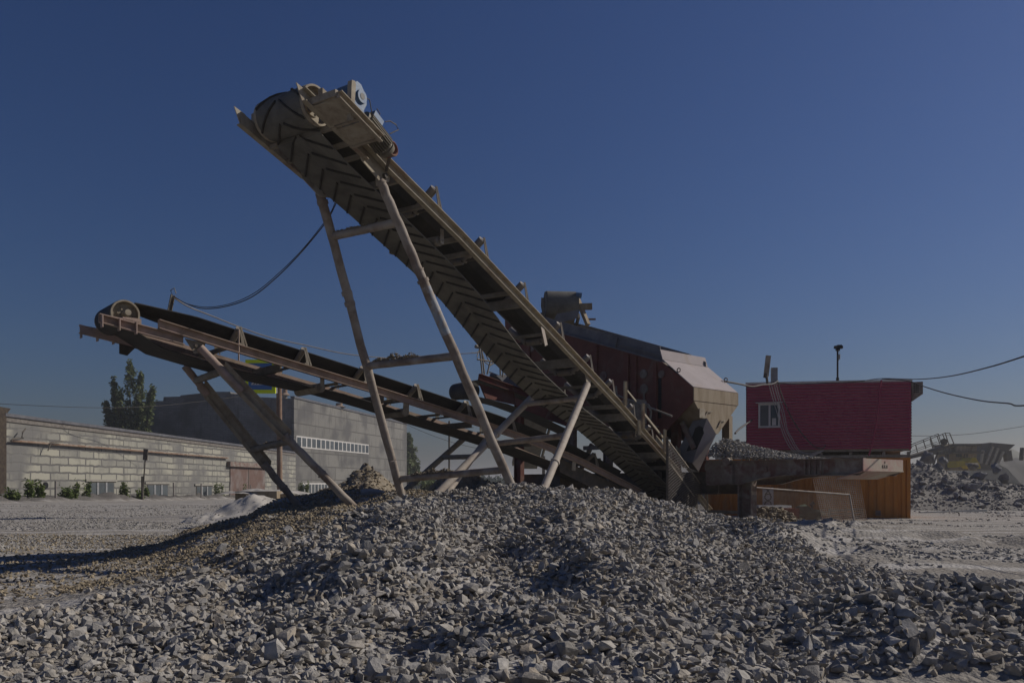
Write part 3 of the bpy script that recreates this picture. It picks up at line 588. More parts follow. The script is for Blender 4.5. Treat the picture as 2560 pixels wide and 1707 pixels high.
mb = MB(); q, z = C1.px(1472, 955, -.02); mb.plate([C1.pt(q-.14,-.01,zr1(q)+.08), C1.pt(q+.16,-.01,zr1(q)+.05), C1.pt(q+.02,-.01,z-.14), C1.pt(q-.08,-.01,z-.1)], .016); mb.build('leg_bracket', M['tan'], main)
mb = MB(); q, z = C1.px(1362, 845, -.06); mb.bar(C1.pt(q-.08,-.05,zr1(q-.08)), C1.pt(q+.05,-.06,zr1(q)-.3), .012, .1, up=C1.av); mb.build('loose_strap', M['pipelit'], main)
# skirt posts, boards and edge rail near the tail
for u0, v0, v1 in ((1561,953,1014),(1606,1008,1072),(1660,1073,1130),(1596,1050,1087)):
    q, z0 = C1.px(u0, v0, -.09); _, z1 = C1.px(u0, v1, -.09)
    mb = MB(); mb.channel(C1.pt(q,-.09,z0), C1.pt(q,-.09,z1), .04, .09, -C1.nv, t=.008, up=C1.av); mb.build('post', M['rail'], main)
mb = MB(); mb.bar(C1.at(1568,976,-.02), C1.at(1590,1003,-.02), .02, .035); mb.bar(C1.at(1605,1028,-.02), C1.at(1765,1228,-.02), .03, .05); mb.build('edge_rail', M['rail'], main)
for a, b in (((1640,1092),(1680,1135)), ((1690,1118),(1712,1145)), ((1712,1140),(1738,1170)), ((1738,1168),(1768,1207))):
    mb = MB(); q0, z0 = C1.px(*a, .06); q1, z1 = C1.px(*b, .06)
    mb.plate([C1.pt(q0,.06,z0+.05), C1.pt(q1,.06,z1+.05), C1.pt(q1,.09,z1-.26), C1.pt(q0,.09,z0-.26)], .012); mb.build('skirt_board', M['rail'], main)
# round things at the tail
mb = MB(); q, z = 12.15, zr1(12.15)+.1
mb.tube(C1.pt(q,.12,z-.28), C1.pt(q,1.08,z-.28), .2, n=24); mb.build('tail_pulley', M['strut'], main)
mb = MB()
for w_ in (.05, 1.15): mb.box(C1.pt(11.9, w_, .3), C1.av*.05, C1.nv*.04, V((0,0,.5)))
mb.build('tail_stand', M['dark'], main)

# ---- the low conveyor on the left
pA = P(600, 885, 13.0); C2 = Conv(pA.x, pA.y, .745, .667)
nf2, ff2 = P(912, 1252, 13.6), P(767, 1250, 15.1)
low = empty('belt_conveyor', (nf2.x, nf2.y, 0), 'long low belt conveyor with pinkish rails ending over the yard at left', 'conveyor')
s2 = lambda u, w=.1: C2.px(u, 0, w)[0]
dq, dz0 = C2.px(312, 785, .15); DR2 = .205
def bz(lst, w): return [C2.px(u, v, w) for u, v in lst]
ret2 = bz([(330,856),(400,872),(500,902),(600,930),(690,950),(760,965),(830,980),(948,1014),(1060,1052),(1174,1086),(1280,1120),(1400,1165),(1480,1205)], .25)
ret2[0] = (dq+.12, dz0-DR2-.012)
cfg2 = dict(C=C2, root=low, W=1.1, hr=.14, belt=(.16,.94), rail=[(395,822),(600,885),(925,981),(1200,1067),(1308,1103),(1378,1130),(1455,1163),(1561,1217),(1600,1238)],
    drum=(dq, dz0, DR2), tail=C2.px(1560,0,.1)[0], trough=.17, top=.12, ret=ret2, chev=None, wing=-.01, rr=.05,
    mats=dict(rail=M['railpink'], pulley=M['tan'], tan=M['tan'], belt=M['rubber'], bracket=M['strut'], roller=M['roller'], strut=M['strut']),
    idlers=[s2(u) for u in (594,756,903,1037,1161,1273,1480)],
    cross=[(s2(u,0), dz_, .05, hh_) for u, dz_, hh_ in ((560,.02,.06),(700,-.02,.13),(845,.0,.04),(960,-.02,.12),(985,0,.04),(1100,0,.04),(1180,0,.12),(1330,.02,.1))],
    retrollers=[(C2.px(775,974,.5)[0], C2.px(775,974,.5)[1], .1, .95, .085, M['tan']), (C2.px(985,1034,.5)[0], C2.px(985,1034,.5)[1], .1, .95, .08, M['strut'])])
zr2 = conveyor(cfg2)
for w_, sd_ in ((-.0, -1), (1.1, 1)):
    mb = MB(); h0 = C2.px(248, 806); h1 = C2.px(460, 862); sweep(mb, C2, [h0, h1], csec(w_+.03*(-sd_), sd_, .13, .07)); mb.build('head_rail', M['railpink'], low)
    mb = MB(); a = C2.px(254, 786); b = C2.px(348, 806)
    mb.plate([C2.pt(a[0], w_, a[1]), C2.pt(a[0], w_+.12, a[1]), C2.pt(b[0], w_+.12, b[1]), C2.pt(b[0], w_, b[1])], .02)
    for k in (0, .45, .9): q = a[0]+(b[0]-a[0])*k; z = a[1]+(b[1]-a[1])*k; mb.box(C2.pt(q, w_-.02*(-sd_), z-.1), C2.av*.008, C2.nv*.05, V((0,0,.09)))
    mb.box(C2.pt(dq+.06, w_+.04, dz0-.11), C2.av*.13, C2.nv*.04, V((0,0,.04))); mb.build('pulley_bracket', M['railpink'], low)
    mb = MB(); q, z = C2.px(478, 862); mb.plate([C2.pt(q-.1,w_,zr2(q)+.0), C2.pt(q+.22,w_,zr2(q+.2)+.0), C2.pt(q+.18,w_,zr2(q)-.2), C2.pt(q+.05,w_,zr2(q)-.22)], .016)
    hpl = mb.build('hinge_plate', M['tan'], low); mb = MB(); mb.tube(C2.pt(q+.06, w_-.05, zr2(q)-.1), C2.pt(q+.06, w_+.05, zr2(q)-.1), .025); mb.build('pin', M['dark'], hpl)
mb = MB(); h = C2.px(213, 822, 1.1); mb.channel(C2.pt(h[0],1.16,h[1]), C2.pt(h[0]+1.2,1.16,h[1]-.22), .06, .12, C2.nv); mb.plate([C2.pt(h[0]+.5,1.12,h[1]-.15), C2.pt(h[0]+.75,1.12,h[1]-.2), C2.pt(h[0]+.62,1.12,h[1]-.35), C2.pt(h[0]+.5,1.12,h[1]-.33)], .01); mb.build('deflector', M['dark'], low)
for w_ in (.12, .98):
    qa, qb = C2.px(1400,0,w_)[0], C2.px(1598,0,w_)[0]; mb = MB(); mb.prism([C2.pt(qa,w_,zr2(qa)-.01), C2.pt(qb,w_,zr2(qb)-.01), C2.pt(qb,w_,zr2(qb)-.40), C2.pt(qa,w_,zr2(qa)-.32)], C2.nv*.012); mb.build('tail_side_plate', M['dark'], low)
nt2, ft2 = C2.at(500, 868, -.03), C2.at(462, 915, 1.08)
K1 = (nt2, nf2+V((0,0,-.3))); K2 = (ft2, ff2+V((0,0,-.3)))
for K, ua, ub in ((K1, 605, 718), (K2, 520, 668)):
    a, b = seg3(*K, ua), seg3(*K, ub)
    lg = legtube(low, K[0], a, .062, M['railpink'])
    mb = MB(); a2 = K[0].lerp(K[1], .12); mb.channel(a2 + V((0,0,.0)), b, .09, .16, V((.3,-.6,.75)), t=.014, up=(.6,0,.8)); mb.build('leg_channel', M['tan'], low)
    legtube(low, b.lerp(a,.06), K[1], .066, M['pipe'], (.0,.45), dents=True)
for ua, ub, r_ in ((951, 927, .06), (1124, 1102, .055)): legtube(low, segv(*K2, ua), segv(*K1, ub), r_, M['strut'], name='cross_tube')
n3, f3 = C2.at(1214, 1100, 0), C2.at(1160, 1096, 1.1)
K3 = (n3, P(1105, 1250, 14.9)); K4 = (f3, P(985, 1250, 16.0))
legtube(low, *K3, .06, M['pipelit']); legtube(low, *K4, .06, M['strut']); legtube(low, segv(*K4, 1143), segv(*K3, 1141), .05, M['strut'], name='cross_tube')
mb = MB(); mp_ = C2.at(418, 778, 1.0); mt2 = C2.at(431, 738, 1.0); mb.channel(mp_+V((0,0,-.15)), mt2, .05, .06, -C2.nv, t=.008, up=C2.av); mb.path([mt2, mt2+V((-.03,0,.08)), mt2+V((.03,0,.12)), mt2+V((.06,0,.03))], .008); mb.build('cable_mast', M['strut'], low)
mb = MB(); q, z = C2.px(593, 825, 0); mb.bar(C2.pt(q,-.06,z), C2.pt(q,-.06,z-.5), .02, .02); mb.build('hanging_strap', M['railpink'], low)
mb = MB(); q, z = C2.px(1012, 1030, 0); mb.bar(C2.pt(q,-.03,zr2(q)), C2.pt(q-.02,-.03,zr2(q)-.22), .01, .1, up=C2.av); q, z = C2.px(1433,1168,0); mb.bar(C2.pt(q,-.03,zr2(q)), C2.pt(q-.02,-.03,zr2(q)-.2), .01, .12, up=C2.av); mb.build('loose_strap', M['tan'], low)

def lumps(name, A, B, r, mt, label, n=500, prof=None):
    A, B = V(A), V(B); pos = []; d = (B-A).normalized(); sd_ = d.cross(V((0,0,1))).normalized()
    for i in range(n):
        f = random.random(); p = A.lerp(B, f); h = (math.sin(f*math.pi)**.7)*r*(1+.5*math.sin(f*17))
        t = random.uniform(-1, 1); z = max(0, h*(1-t*t))*random.random(); pos.append(p + sd_*t*.05 + V((0,0,z)))
    pos = np.array([p[:] for p in pos]); return scatter(name, pos, rng.uniform(.02, .05, n), mt, HS, .8, kind='stuff', label=label)
a, b = segv(*L2, 915), segv(*L1, 890); lumps('dirt_crust', a.lerp(b,.08)+V((0,0,.05)), a.lerp(b,.62)+V((0,0,.05)), .09, M['brownclod'], 'dry dirt caked on the middle cross tube')
a, b = segv(*L2, 1198), segv(*L1, 1174); lumps('dirt_crust', a.lerp(b,.15)+V((0,0,.04)), a.lerp(b,.55)+V((0,0,.05)), .07, M['brownclod'], 'dry dirt caked on the lowest cross tube')
a, b = segv(*L2, 592), segv(*L1, 556); lumps('dirt_crust', a.lerp(b,.05)+V((0,0,.045)), a.lerp(b,.6)+V((0,0,.045)), .03, M['brownclod'], 'dry dirt caked on the upper cross tube', n=200)
a, b = segv(*K2, 1124), segv(*K1, 1102); lumps('dirt_crust', a+V((0,0,.045)), b+V((0,0,.045)), .02, M['brownclod'], 'thin dirt on the low conveyor cross tube', n=120)

# ------------------------------------------------------------------ screening plant
E1 = V((-.670,.742,0)); E2 = V((.742,.670,0)); Q0 = V((4.54, 20.0, 0))
SP = Conv(Q0.x, Q0.y, E1.x, E1.y); WS = 1.97
def sp(t, w, z): return Q0 + E1*t + E2*w + V((0,0,z))
def spx(u, v, w=0.):
    o = Q0 + E2*w; k = (u-CU)/F; t = (k*o.y - o.x)/(E1.x - k*E1.y); Y = o.y + E1.y*t; return t, EYE+(HV-v)*Y/F
def spp(u, v, w=0.): t, z = spx(u, v, w); return sp(t, w, z)
plant = empty('screening_plant', (Q0.x, Q0.y, 0), 'dark red screening plant with pale hood and hopper behind the tall conveyor', 'screening plant')
side = [(1262,798),(1401,833),(1655,905),(1734,967),(1734,1002),(1690,1050),(1645,1100),(1450,1078),(1312,1028),(1268,1000)]
for w_ in (0., WS):
    mb = MB(); base = [spx(u, v, 0) for u, v in side]; mb.prism([sp(t, w_, z) for t, z in base], E2*(.03 if w_ == 0 else -.03))
    sdp = mb.build('screen_side', M['plant'], plant)
    if w_ == 0:
        mb = MB()
        for u in (1325, 1492, 1570, 1590, 1640):
            t, zt = spx(u, np.interp(u, [1262,1401,1655,1734],[798,833,905,967])+6); _, zb = spx(u, np.interp(u,[1262,1450,1645],[995,1070,1090])-4)
            mb.box(sp(t, -.035, (zt+zb)/2), E1*.05, E2*.033, V((0,0,(zt-zb)/2)))
        mb.build('rib', M['plant'], sdp)
        for u, v, r_ in ((1509,940,.13),(1610,935,.12),(1611,972,.13),(1655,935,.1),(1330,870,.12)):
            mb = MB(); t, z = spx(u, v); mb.tube(sp(t,-.002,z), sp(t,-.03,z), r_, n=14)
            if v == 972: mb.box(sp(t,-.017,z-.33), E1*.03, E2*.014, V((0,0,.3)))
            mb.build('cover_plate', M['chassis'], sdp)
        mb = MB(); t, z = spx(1650, 995); mb.box(sp(t,-.006,z), E1*.05, E2*.004, V((0,0,.52))); mb.build('slot', M['black'], sdp)
bt = [spx(u, v) for u, v in ((1268,1000),(1312,1028),(1450,1078),(1645,1100))]
mb = MB(); 
for (t0, z0), (t1, z1) in zip(bt, bt[1:]): mb.plate([sp(t0,.03,z0+.05), sp(t0,WS-.03,z0+.05), sp(t1,WS-.03,z1+.05), sp(t1,.03,z1+.05)], .03)
mb.build('bottom_pan', M['plant'], plant)
mb = MB(); (t0, z0), (t1, z1) = spx(1262,798), spx(1655,905); mb.plate([sp(t0,.03,z0-.15), sp(t0,WS-.03,z0-.15), sp(t1,WS-.03,z1-.1), sp(t1,.03,z1-.1)], .04); mb.build('screen_deck', M['dark'], plant)
a = [spx(u, v, .05) for u, v in ((1335,784),(1544,845),(1537,872),(1335,818))]; mb = MB(); mb.plate([sp(t,.05,z) for t, z in a], .02); mb.build('side_skirt', M['plantgrey'], plant)
a = [spx(u, v, .12) for u, v in ((1330,790),(1650,864),(1655,902),(1330,815))]; mb = MB(); mb.plate([sp(t,.12,z) for t, z in a], .02)
mb.build('side_skirt', M['plantgrey'], plant)
b4 = [spx(u, v, WS-.1) for u, v in ((1405,799),(1480,817),(1722,884),(1765,905),(1765,935),(1405,850))]; mb = MB(); mb.plate([sp(t,WS-.1,z) for t, z in b4], .02); mb.build('side_skirt', M['plantgrey'], plant)
mb = MB(); t0, z0 = spx(1401,833); t1, z1 = spx(1655,905); mb.bar(sp(t0,-.03,z0+.02), sp(t1,-.03,z1+.02), .06, .04); t2, z2 = spx(1540,857,.1); mb.bar(sp(t2,.09,z2), sp(spx(1655,888,.1)[0],.09,spx(1655,888,.1)[1]), .05, .04); mb.build('top_angle', M['plantgrey'], plant)
# hood
tA, zA = spx(1659,900); tB, zB = spx(1734,967); _, zC = spx(1734,1001); t_f, z_f = spx(1651,874)
hood = MB(); hood.plate([sp(tA,-.02,zA), sp(tA,WS+.02,zA), sp(tB,WS+.02,zB), sp(tB,-.02,zB)], .02)
hood.plate([sp(t_f,-.02,z_f), sp(t_f,WS+.02,z_f), sp(tA+.02,WS+.02,zA+.015), sp(tA+.02,-.02,zA+.015)], .02)
hd = hood.build('hood', M['hood'], plant)
mb = MB(); mb.plate([sp(tB-.012,-.02,zB-.01), sp(tB-.012,WS+.02,zB-.01), sp(tB-.012,WS+.02,zC), sp(tB-.012,-.02,zC)], .02); mb.build('hood_front', M['hopper'], plant)
mb = MB()
for w_, tt in ((0,.45),(WS,.35)):
    z = zB + (zA-zB)*tt/tA
    c = sp(tt, w_, z+.09)
    ring = [c + (E1*math.cos(x_)+V((0,0,1))*math.sin(x_))*.05 for x_ in np.linspace(0, 2*math.pi, 13)]; mb.path(ring, .014)
mb.build('lifting_eye', M['dark'], hd)
# hopper funnel
fb = [(-.35,.45),(-.35,1.0),(.4,.95),(.4,.35)]; zF = EYE+(HV-1083)*20.4/F
top = [sp(-.012,0,zC-.01), sp(-.012,WS,zC-.01), sp(.9,WS,zC-.01), sp(.9,0,zC-.01)]; bot = [sp(-.012,.75,zF), sp(-.012,1.05,zF), sp(.55,1.05,zF), sp(.55,.75,zF)]
mb = MB(); mb.loft([top, bot], closed=True, smooth=False); 
hop = mb.build('hopper', M['hopper'], plant)
mb = MB(); c = sp(-.03, .32, zC-.30); mb.box(c, E2*.12, E1*.012, V((0,0,.12))); 
for w_, dzz in ((.55,.25),(1.15,.45)):
    c = sp(-.03, w_, zC-dzz); mb.bar(c+E2*-.12+V((0,0,-.16)), c, .03, .03); mb.bar(c, c+E2*.2+V((0,0,.02)), .03, .03)
mb.build('bracket', M['tan'], hop)
# chute: box running down to the tall conveyor's tail
c1_, c2_, c3_, c4_ = spp(1767,1045,.35), spp(1790,1085,.85), spp(1746,1178,.75), spp(1731,1158,.35)
d1_, d4_ = spp(1732,1052,.35), spp(1688,1142,.35)
mb = MB(); mb.plate([c1_, c2_, c3_, c4_], .015); ch = mb.build('chute', M['hood'], plant)
mb = MB(); mb.plate([d1_, c1_, c4_, d4_], .014); mb.plate([c2_, c3_, c3_+(d4_-c4_), c2_+(d1_-c1_)], .014); mb.build('chute_side', M['plantgrey'], ch)
op = [spp(u, v, .338) for u, v in ((1733,1085),(1738,1070),(1748,1064),(1757,1068),(1760,1082),(1742,1122),(1716,1128))]; mb = MB(); mb.plate(op, .006); mb.build('chute_opening', M['black'], ch)
# columns and chassis
def column(u, v0, v1, w_, sx=.1, m_='plant'):
    t, z0 = spx(u, v0, w_); _, z1 = spx(u, v1, w_); mb = MB()
    mb.box(sp(t,w_,(z0+z1)/2), E1*sx, E2*.012, V((0,0,abs(z0-z1)/2)))
    for k in (-1,1): mb.box(sp(t,w_,(z0+z1)/2)+E1*(sx+.006)*k, E1*.008, E2*.08, V((0,0,abs(z0-z1)/2)))
    mb.build('column', M[m_], plant)
column(1298, 985, 1215, .1, .13); column(1430, 1060, 1215, .05, .11, 'chassis'); column(1818, 1040, 1150, WS+.1, .1, 'hopper'); column(1520, 1075, 1215, .1, .1, 'chassis'); column(1640, 1080, 1215, .1, .12, 'dark')
column(1690, 1030, 1215, .6, .10); column(1690, 1040, 1180, WS-.1, .1, 'hopper'); column(1760, 1080, 1215, WS-.3,.1)
for a, b, w_ in (((1310,1065),(1440,1175),.5), ((1450,1180),(1480,1110),.6), ((1420,1090),(1395,1150),.4), ((1705,1055),(1735,1120),.3), ((1460,1120),(1500,1118),.3), ((1450,1160),(1500,1150),.3)):
    mb = MB(); mb.bar(spp(*a, w_), spp(*b, w_), .08, .12); mb.build('brace', M['chassis'], plant)
prof = [(1762,1150),(1838,1152),(2157,1145),(2157,1180),(2144,1187),(1960,1187),(1905,1194),(1850,1210),(1765,1212)]
pr = [spx(u, v, 0) for u, v in prof]
tl = spx(1762, 1150)[0]+.02
pr = [(tl, pr[0][1])] + pr[1:-1] + [(pr[-1][0], pr[-1][1]), (tl, pr[-1][1]+.05)]
for w_ in (.5, 1.5):
    mb = MB(); mb.box(sp(3.2, w_, 1.48), E1*3.6, E2*.01, V((0,0,.26)))
    for k in (-1,1): mb.box(sp(3.2, w_, 1.48+.27*k), E1*3.6, E2*.09, V((0,0,.012)))
    mb.build('rear_chassis_beam', M['dark'], plant)
for t_, z_, h_ in ((1.2,1.1,.5),(2.6,1.25,.35),(4.4,1.1,.5),(5.6,1.2,.3)):
    mb = MB(); mb.box(sp(t_, .9, z_), E1*.45, E2*.35, V((0,0,h_))); mb.build('machine_box', M['dark'], plant)
for w_ in (0., WS-.16):
    mb = MB(); mb.prism([sp(t, w_+.07, z) for t, z in pr], E2*.014)
    for (t0,z0),(t1,z1) in zip(pr[1:], pr[2:]+pr[:1]):
        if abs(t1-t0) > .25: mb.bar(sp(t0,w_+.075,z0), sp(t1,w_+.075,z1), .15, .016)
    mb.bar(sp(pr[0][0],w_+.075,pr[0][1]), sp(pr[1][0],w_+.075,pr[1][1]), .15, .016)
    mb.build('chassis_beam', M['chassis'], plant)
te, ze = spx(2157,1145); 
mb = MB(); mb.box(sp(te-.01, WS/2, ze-.13), E1*.012, E2*(WS/2+.02), V((0,0,.13))); mb.box(sp(te+.26, WS/2, ze-.345), E1*.30+V((0,0,-.085)), E2*(WS/2+.02), V((0,0,.008)))
ep = mb.build('end_plate', M['chassisred'], plant)
def text(body, loc, xdir, size, mt, parent, name='lettering', zdir=None, label=None, ext=.002):
    cu = bpy.data.curves.new(name, 'FONT'); cu.body = body; cu.size = size; cu.extrude = ext; cu.align_x = 'CENTER'; cu.align_y = 'CENTER'
    tmp = bpy.data.objects.new('tmp', cu); COL.objects.link(tmp); dg = bpy.context.evaluated_depsgraph_get(); me = bpy.data.meshes.new_from_object(tmp.evaluated_get(dg)); bpy.data.objects.remove(tmp)
    me.materials.clear(); me.materials.append(mt); o = bpy.data.objects.new(name, me); COL.objects.link(o)
    x = V(xdir).normalized(); z = V(zdir or (0,0,1)).normalized(); n = x.cross(z)
    mtx = Matrix((x, z, n)).transposed().to_4x4(); mtx.translation = V(loc) - world_loc(parent); o.parent = parent; o.matrix_local = mtx; return o
text('K K A', sp(te-.03, 1.02, ze-.165), E2, .11, M['black'], ep); text('A', sp(te-.03, 1.02, ze-.07), E2, .08, M['black'], ep)
for u in (2010,2022,2036,2050):
    mb = MB(); t, z = spx(u, 1168); mb.box(sp(t,.045,z), E1*.02, E2*.03, V((0,0,.15))); mb.build('gusset', M['chassis'], plant)
mb = MB(); t, z = spx(1818,1185); mb.box(sp(t,.03,z), E1*.16, E2*.06, V((0,0,.22))); t, z = spx(1818,1160); mb.tube(sp(t,-.05,z+.06), sp(t,.05,z+.06), .1, n=16); mb.build('jack_socket', M['chassis'], plant)
mb = MB(); t, z = spx(1905,1172); mb.box(sp(t,.05,z), E1*.1, E2*.02, V((0,0,.05))); mb.build('side_step', M['chassis'], plant)
mb = MB()
for t in np.linspace(te+.5, tl, 7): mb.bar(sp(t,.1,ze-.12), sp(t,WS-.08,ze-.12), .1, .16)
mb.build('chassis_cross_beam', M['chassis'], plant)
mb = MB(); t, zt = spx(1870,1200,.3); mb.box(sp(t,.3,zt/2), E1*.15, E2*.05, V((0,0,zt/2))); 
for k in (-1,1): mb.box(sp(t+.16*k,.26,zt/2), E1*.02, E2*.13, V((0,0,zt/2)))
mb.box(sp(t,.3,.28), E1*.3, E2*.25, V((0,0,.04))); mb.build('landing_leg', M['chassis'], plant)
mb = MB(); t, zt = spx(1800,1215,.9)
for i, zz in enumerate((.75,.6,.5)): mb.box(sp(t,.7,zz), E1*(.8-.1*i), E2*.1, V((0,0,.035)))
mb.build('leaf_spring', M['tan'], plant)
for t_ in (2.6, 4.2):
    for w_ in (.12, WS-.25):
        c = sp(t_, w_, .52); mb = MB()
        mb.loft([[c+E2*o+(E1*math.cos(x_)+V((0,0,1))*math.sin(x_))*r_ for x_ in np.linspace(0,2*math.pi,29)[:-1]] for o, r_ in ((0,.25),(.0,.47),(.03,.52),(.22,.52),(.25,.47),(.25,.25))], smooth=True)
        mb.build('tyre', M['rubber'], plant); mb = MB(); mb.tube(c+E2*.03, c+E2*.2, .26, n=20); mb.build('rim', M['tan'], plant)
# walkway / machinery between the tall conveyor and the plant
mb = MB()
for a, b in (((1535,985),(1680,1040)), ((1610,1008),(1622,1012)), ((1622,1012),(1628,1030)), ((1628,1030),(1625,1050)), ((1540,965),(1545,1030)), ((1575,1000),(1560,1040))): mb.tube(spp(*a, -.9), spp(*b, -.9), .025, n=8)
t, z = spx(1585,1030,-.7); mb.box(sp(t,-.7,z), E1*.25, E2*.2, V((0,0,.3))); mb.bar(sp(t,-.9,z-.35), sp(t,.1,z-.35), .5, .03); mb.build('service_platform', M['strut'], plant)

# stones heaped on the chassis
pos = []
for i in range(5200):
    f = random.random()**1.2; t = -.28 - f*2.5; h = .56*(1-f)**1.3 + .05; w_ = random.uniform(.02,1); ww = .1 + w_*(WS-.2); z = h*(1-(2*w_-1)**2*.8)*(random.random()**.3)
    p = sp(t, ww, ze+.02+z); pos.append(p[:])
scatter('spilled_stones', np.array(pos), rng.uniform(.035,.085,len(pos)), M['stone'], HS, .8, kind='stuff', label='grey stones heaped on the plant drawbar')

# feed conveyor behind the plant
fo = P(1362, 0, 24.6); CF = Conv(fo.x, fo.y, -.10, 1.0)     # runs away from the camera, w grows to the left
feed = empty('feed_conveyor', (fo.x+.5, fo.y, 0), 'feed conveyor head drum with loading frame above the screening plant', 'conveyor')
FR = .39; zc = EYE+(HV-761)*24.6/F; ww0, ww1 = -1.0, .0
mb = MB(); mb.tube(CF.pt(0,ww0,zc), CF.pt(0,ww1,zc), FR, n=34); mb.build('head_pulley', M['belt'], feed)
mb = MB(); mb.loft([[CF.pt(9,w_,2.6) for w_ in (ww0+.06,ww1-.04)]] + [[CF.pt(math.cos(a_)*(FR+.015),w_,zc+math.sin(a_)*(FR+.015)) for w_ in (ww0+.06,ww1-.04)] for a_ in np.linspace(math.pi*.38,math.pi*1.4,20)] + [[CF.pt(9,w_,2.1) for w_ in (ww0+.06,ww1-.04)]], closed=False, smooth=True); mb.build('belt', M['belt'], feed, fix=False)
for w_ in (ww0-.08, ww1+.08):
    mb = MB(); mb.bar(CF.pt(.1,w_,zc-.3), CF.pt(9,w_,2.3), .06, .18); mb.build('side_rail', M['strut'], feed)
mb = MB(); mb.plate([P(1353,744,24.6), P(1361,745,24.6), P(1364,795,24.6), P(1357,790,24.6), P(1352,765,24.6)], .03); mb.build('guard_plate', M['strut'], feed)
mb = MB(); mb.plate([P(1386,797,24.0), P(1404,806,24.0), P(1442,796,24.0), P(1450,773,24.0), P(1392,785,24.0)], .02); mb.build('splash_plate', M['plantgrey'], feed)
mb = MB(); mb.bar(P(1444,748,24.5), P(1470,812,24.2), .14, .10); mb.build('upright', M['hopper'], feed)
mb = MB(); mb.bar(P(1450,767,24.4), P(1480,766,24.4), .14, .18); mb.build('crossbar', M['hopper'], feed); mb = MB(); mb.bar(P(1462,798,24.4), P(1489,798,24.4), .05, .05); mb.build('stub_rod', M['rust'], feed); mb = MB(); mb.tube(P(1440,737,24.4), P(1454,739,24.4), .09, n=12); mb.build('bearing', M['blue'], feed)
for w_ in (ww0-.08, ww1+.08):
    mb = MB(); mb.bar(CF.pt(8,w_,0), CF.pt(8,w_,2.6), .12, .12); mb.build('leg', M['strut'], feed)

# third, red discharge conveyor seen between the legs
C3 = Conv(*(P(1180, 970, 21.0)[:2]), .745, .667)
red = empty('discharge_conveyor', (C3.o[0], C3.o[1], 0), 'short red discharge conveyor with side beam seen between the pipe legs', 'conveyor')
mb = MB(); d0 = C3.px(1183, 975, .1); mb.tube(C3.pt(d0[0],.1,d0[1]), C3.pt(d0[0],.6,d0[1]), .22, n=22); mb.build('head_pulley', M['rubber'], red)
mb = MB(); b_ = [C3.px(u,v,.5) for u,v in ((1176,952),(1250,968),(1330,1000),(1420,1030))]; l_ = [C3.px(u,v,.5) for u,v in ((1420,1085),(1330,1042),(1250,1012),(1176,994))]
mb.loft([[C3.pt(q,.15,z), C3.pt(q,.85,z)] for q, z in b_[::-1]] + [[C3.pt(d0[0]+math.cos(a_)*.235,.15,d0[1]+math.sin(a_)*.235), C3.pt(d0[0]+math.cos(a_)*.235,.85,d0[1]+math.sin(a_)*.235)] for a_ in np.linspace(math.pi*.55, math.pi*1.4, 9)] + [[C3.pt(q,.15,z), C3.pt(q,.85,z)] for q, z in l_[::-1]], closed=False, smooth=True); mb.build('belt', M['rubber'], red)
mb = MB(); mb.prism([C3.at(u,v,0) for u,v in ((1200,958),(1225,968),(1285,980),(1290,1012),(1215,995))], C3.nv*.05); mb.build('side_plate', M['plant'], red)
mb = MB(); mb.channel(C3.at(1196,942,-.05), C3.at(1330,990,-.05), .08, .16, -C3.nv); mb.build('side_beam', M['plant'], red)
mb = MB(); mb.channel(C3.at(1225,936,.9), C3.at(1345,985,.9), .08, .16, C3.nv); mb.prism([C3.at(1240,938,.3), C3.at(1262,936,.3), C3.at(1330,970,.3), C3.at(1330,985,.3), C3.at(1262,958,.3)], C3.nv*.4); mb.build('hopper_lip', M['plantgrey'], red)
mb = MB()
for a, b in (((1206,938),(1199,870)),((1211,936),(1204,872)),((1218,935),(1228,895)),((1251,938),(1250,910)),((1256,942),(1259,922)),((1193,898),(1235,905)),((1222,915),(1238,905))): mb.tube(C3.at(*a,0), C3.at(*b,0), .022, n=8)
mb.tube(C3.at(1189,866,0), C3.at(1200,867,0), .05, n=10)
for a in (((1199,872),(1193,890),(1193,900)), ((1204,875),(1212,905),(1222,912)), ((1212,880),(1222,902),(1232,905)), ((1180,882),(1190,882),(1198,878))): mb.path([C3.at(*q,0) for q in a], .014)
mb.build('valve_stand', M['strut'], red)

# mesh guard at the tall conveyor's tail
def meshpanel(mb, corners, nu, nv, r, diag=False):
    A_, B_, C_, D_ = [V(c) for c in corners]
    def q(f, g): return A_.lerp(B_, f).lerp(D_.lerp(C_, f), g)
    if not diag:
        for i in range(nu+1): mb.path([q(i/nu, g)+V((0,.004*(i%2),0)) for g in (0,.33,.66,1)], r, 4)
        for j in range(nv+1): mb.path([q(f, j/nv) for f in (0,.33,.66,1)], r, 4)
    else:
        for s_ in (1,-1):
            for i in range(-nv, nu+1):
                pts_ = []
                for j in range(nv+1):
                    f = (i+j)/nu if s_ == 1 else (nu-i-j)/nu
                    if 0 <= f <= 1: pts_.append(q(f, j/nv))
                if len(pts_) > 1: mb.path(pts_, r, 4)
guard = empty('mesh_guard', C1.pt(11,-.5,0), 'chain-link guard with dark post beside the tall conveyor tail', 'guard')
g1, g2, g3, g4 = C1.at(1668,1098,-.45), C1.at(1768,1232,-.45), C1.at(1775,1290,-.45), C1.at(1668,1262,-.45)
g4.z = min(g4.z, .7); g3.z = .3
mb = MB(); meshpanel(mb, (g1,g2,g3,g4), 26, 24, .005, diag=True); mb.build('mesh', M['cablelit'], guard)
mb = MB(); mb.bar(g1+V((0,0,.05)), V((g4.x,g4.y,0)), .05, .05); mb.build('post', M['dark'], guard)
mb = MB(); mb.tube(g1, g2, .02, n=8); mb.tube(C1.at(1675,1160,-.45), C1.at(1735,1240,-.45), .018, n=8); mb.tube(g2, V((g3.x,g3.y,0)), .02, n=8); mb.build('frame', M['tan'], guard)

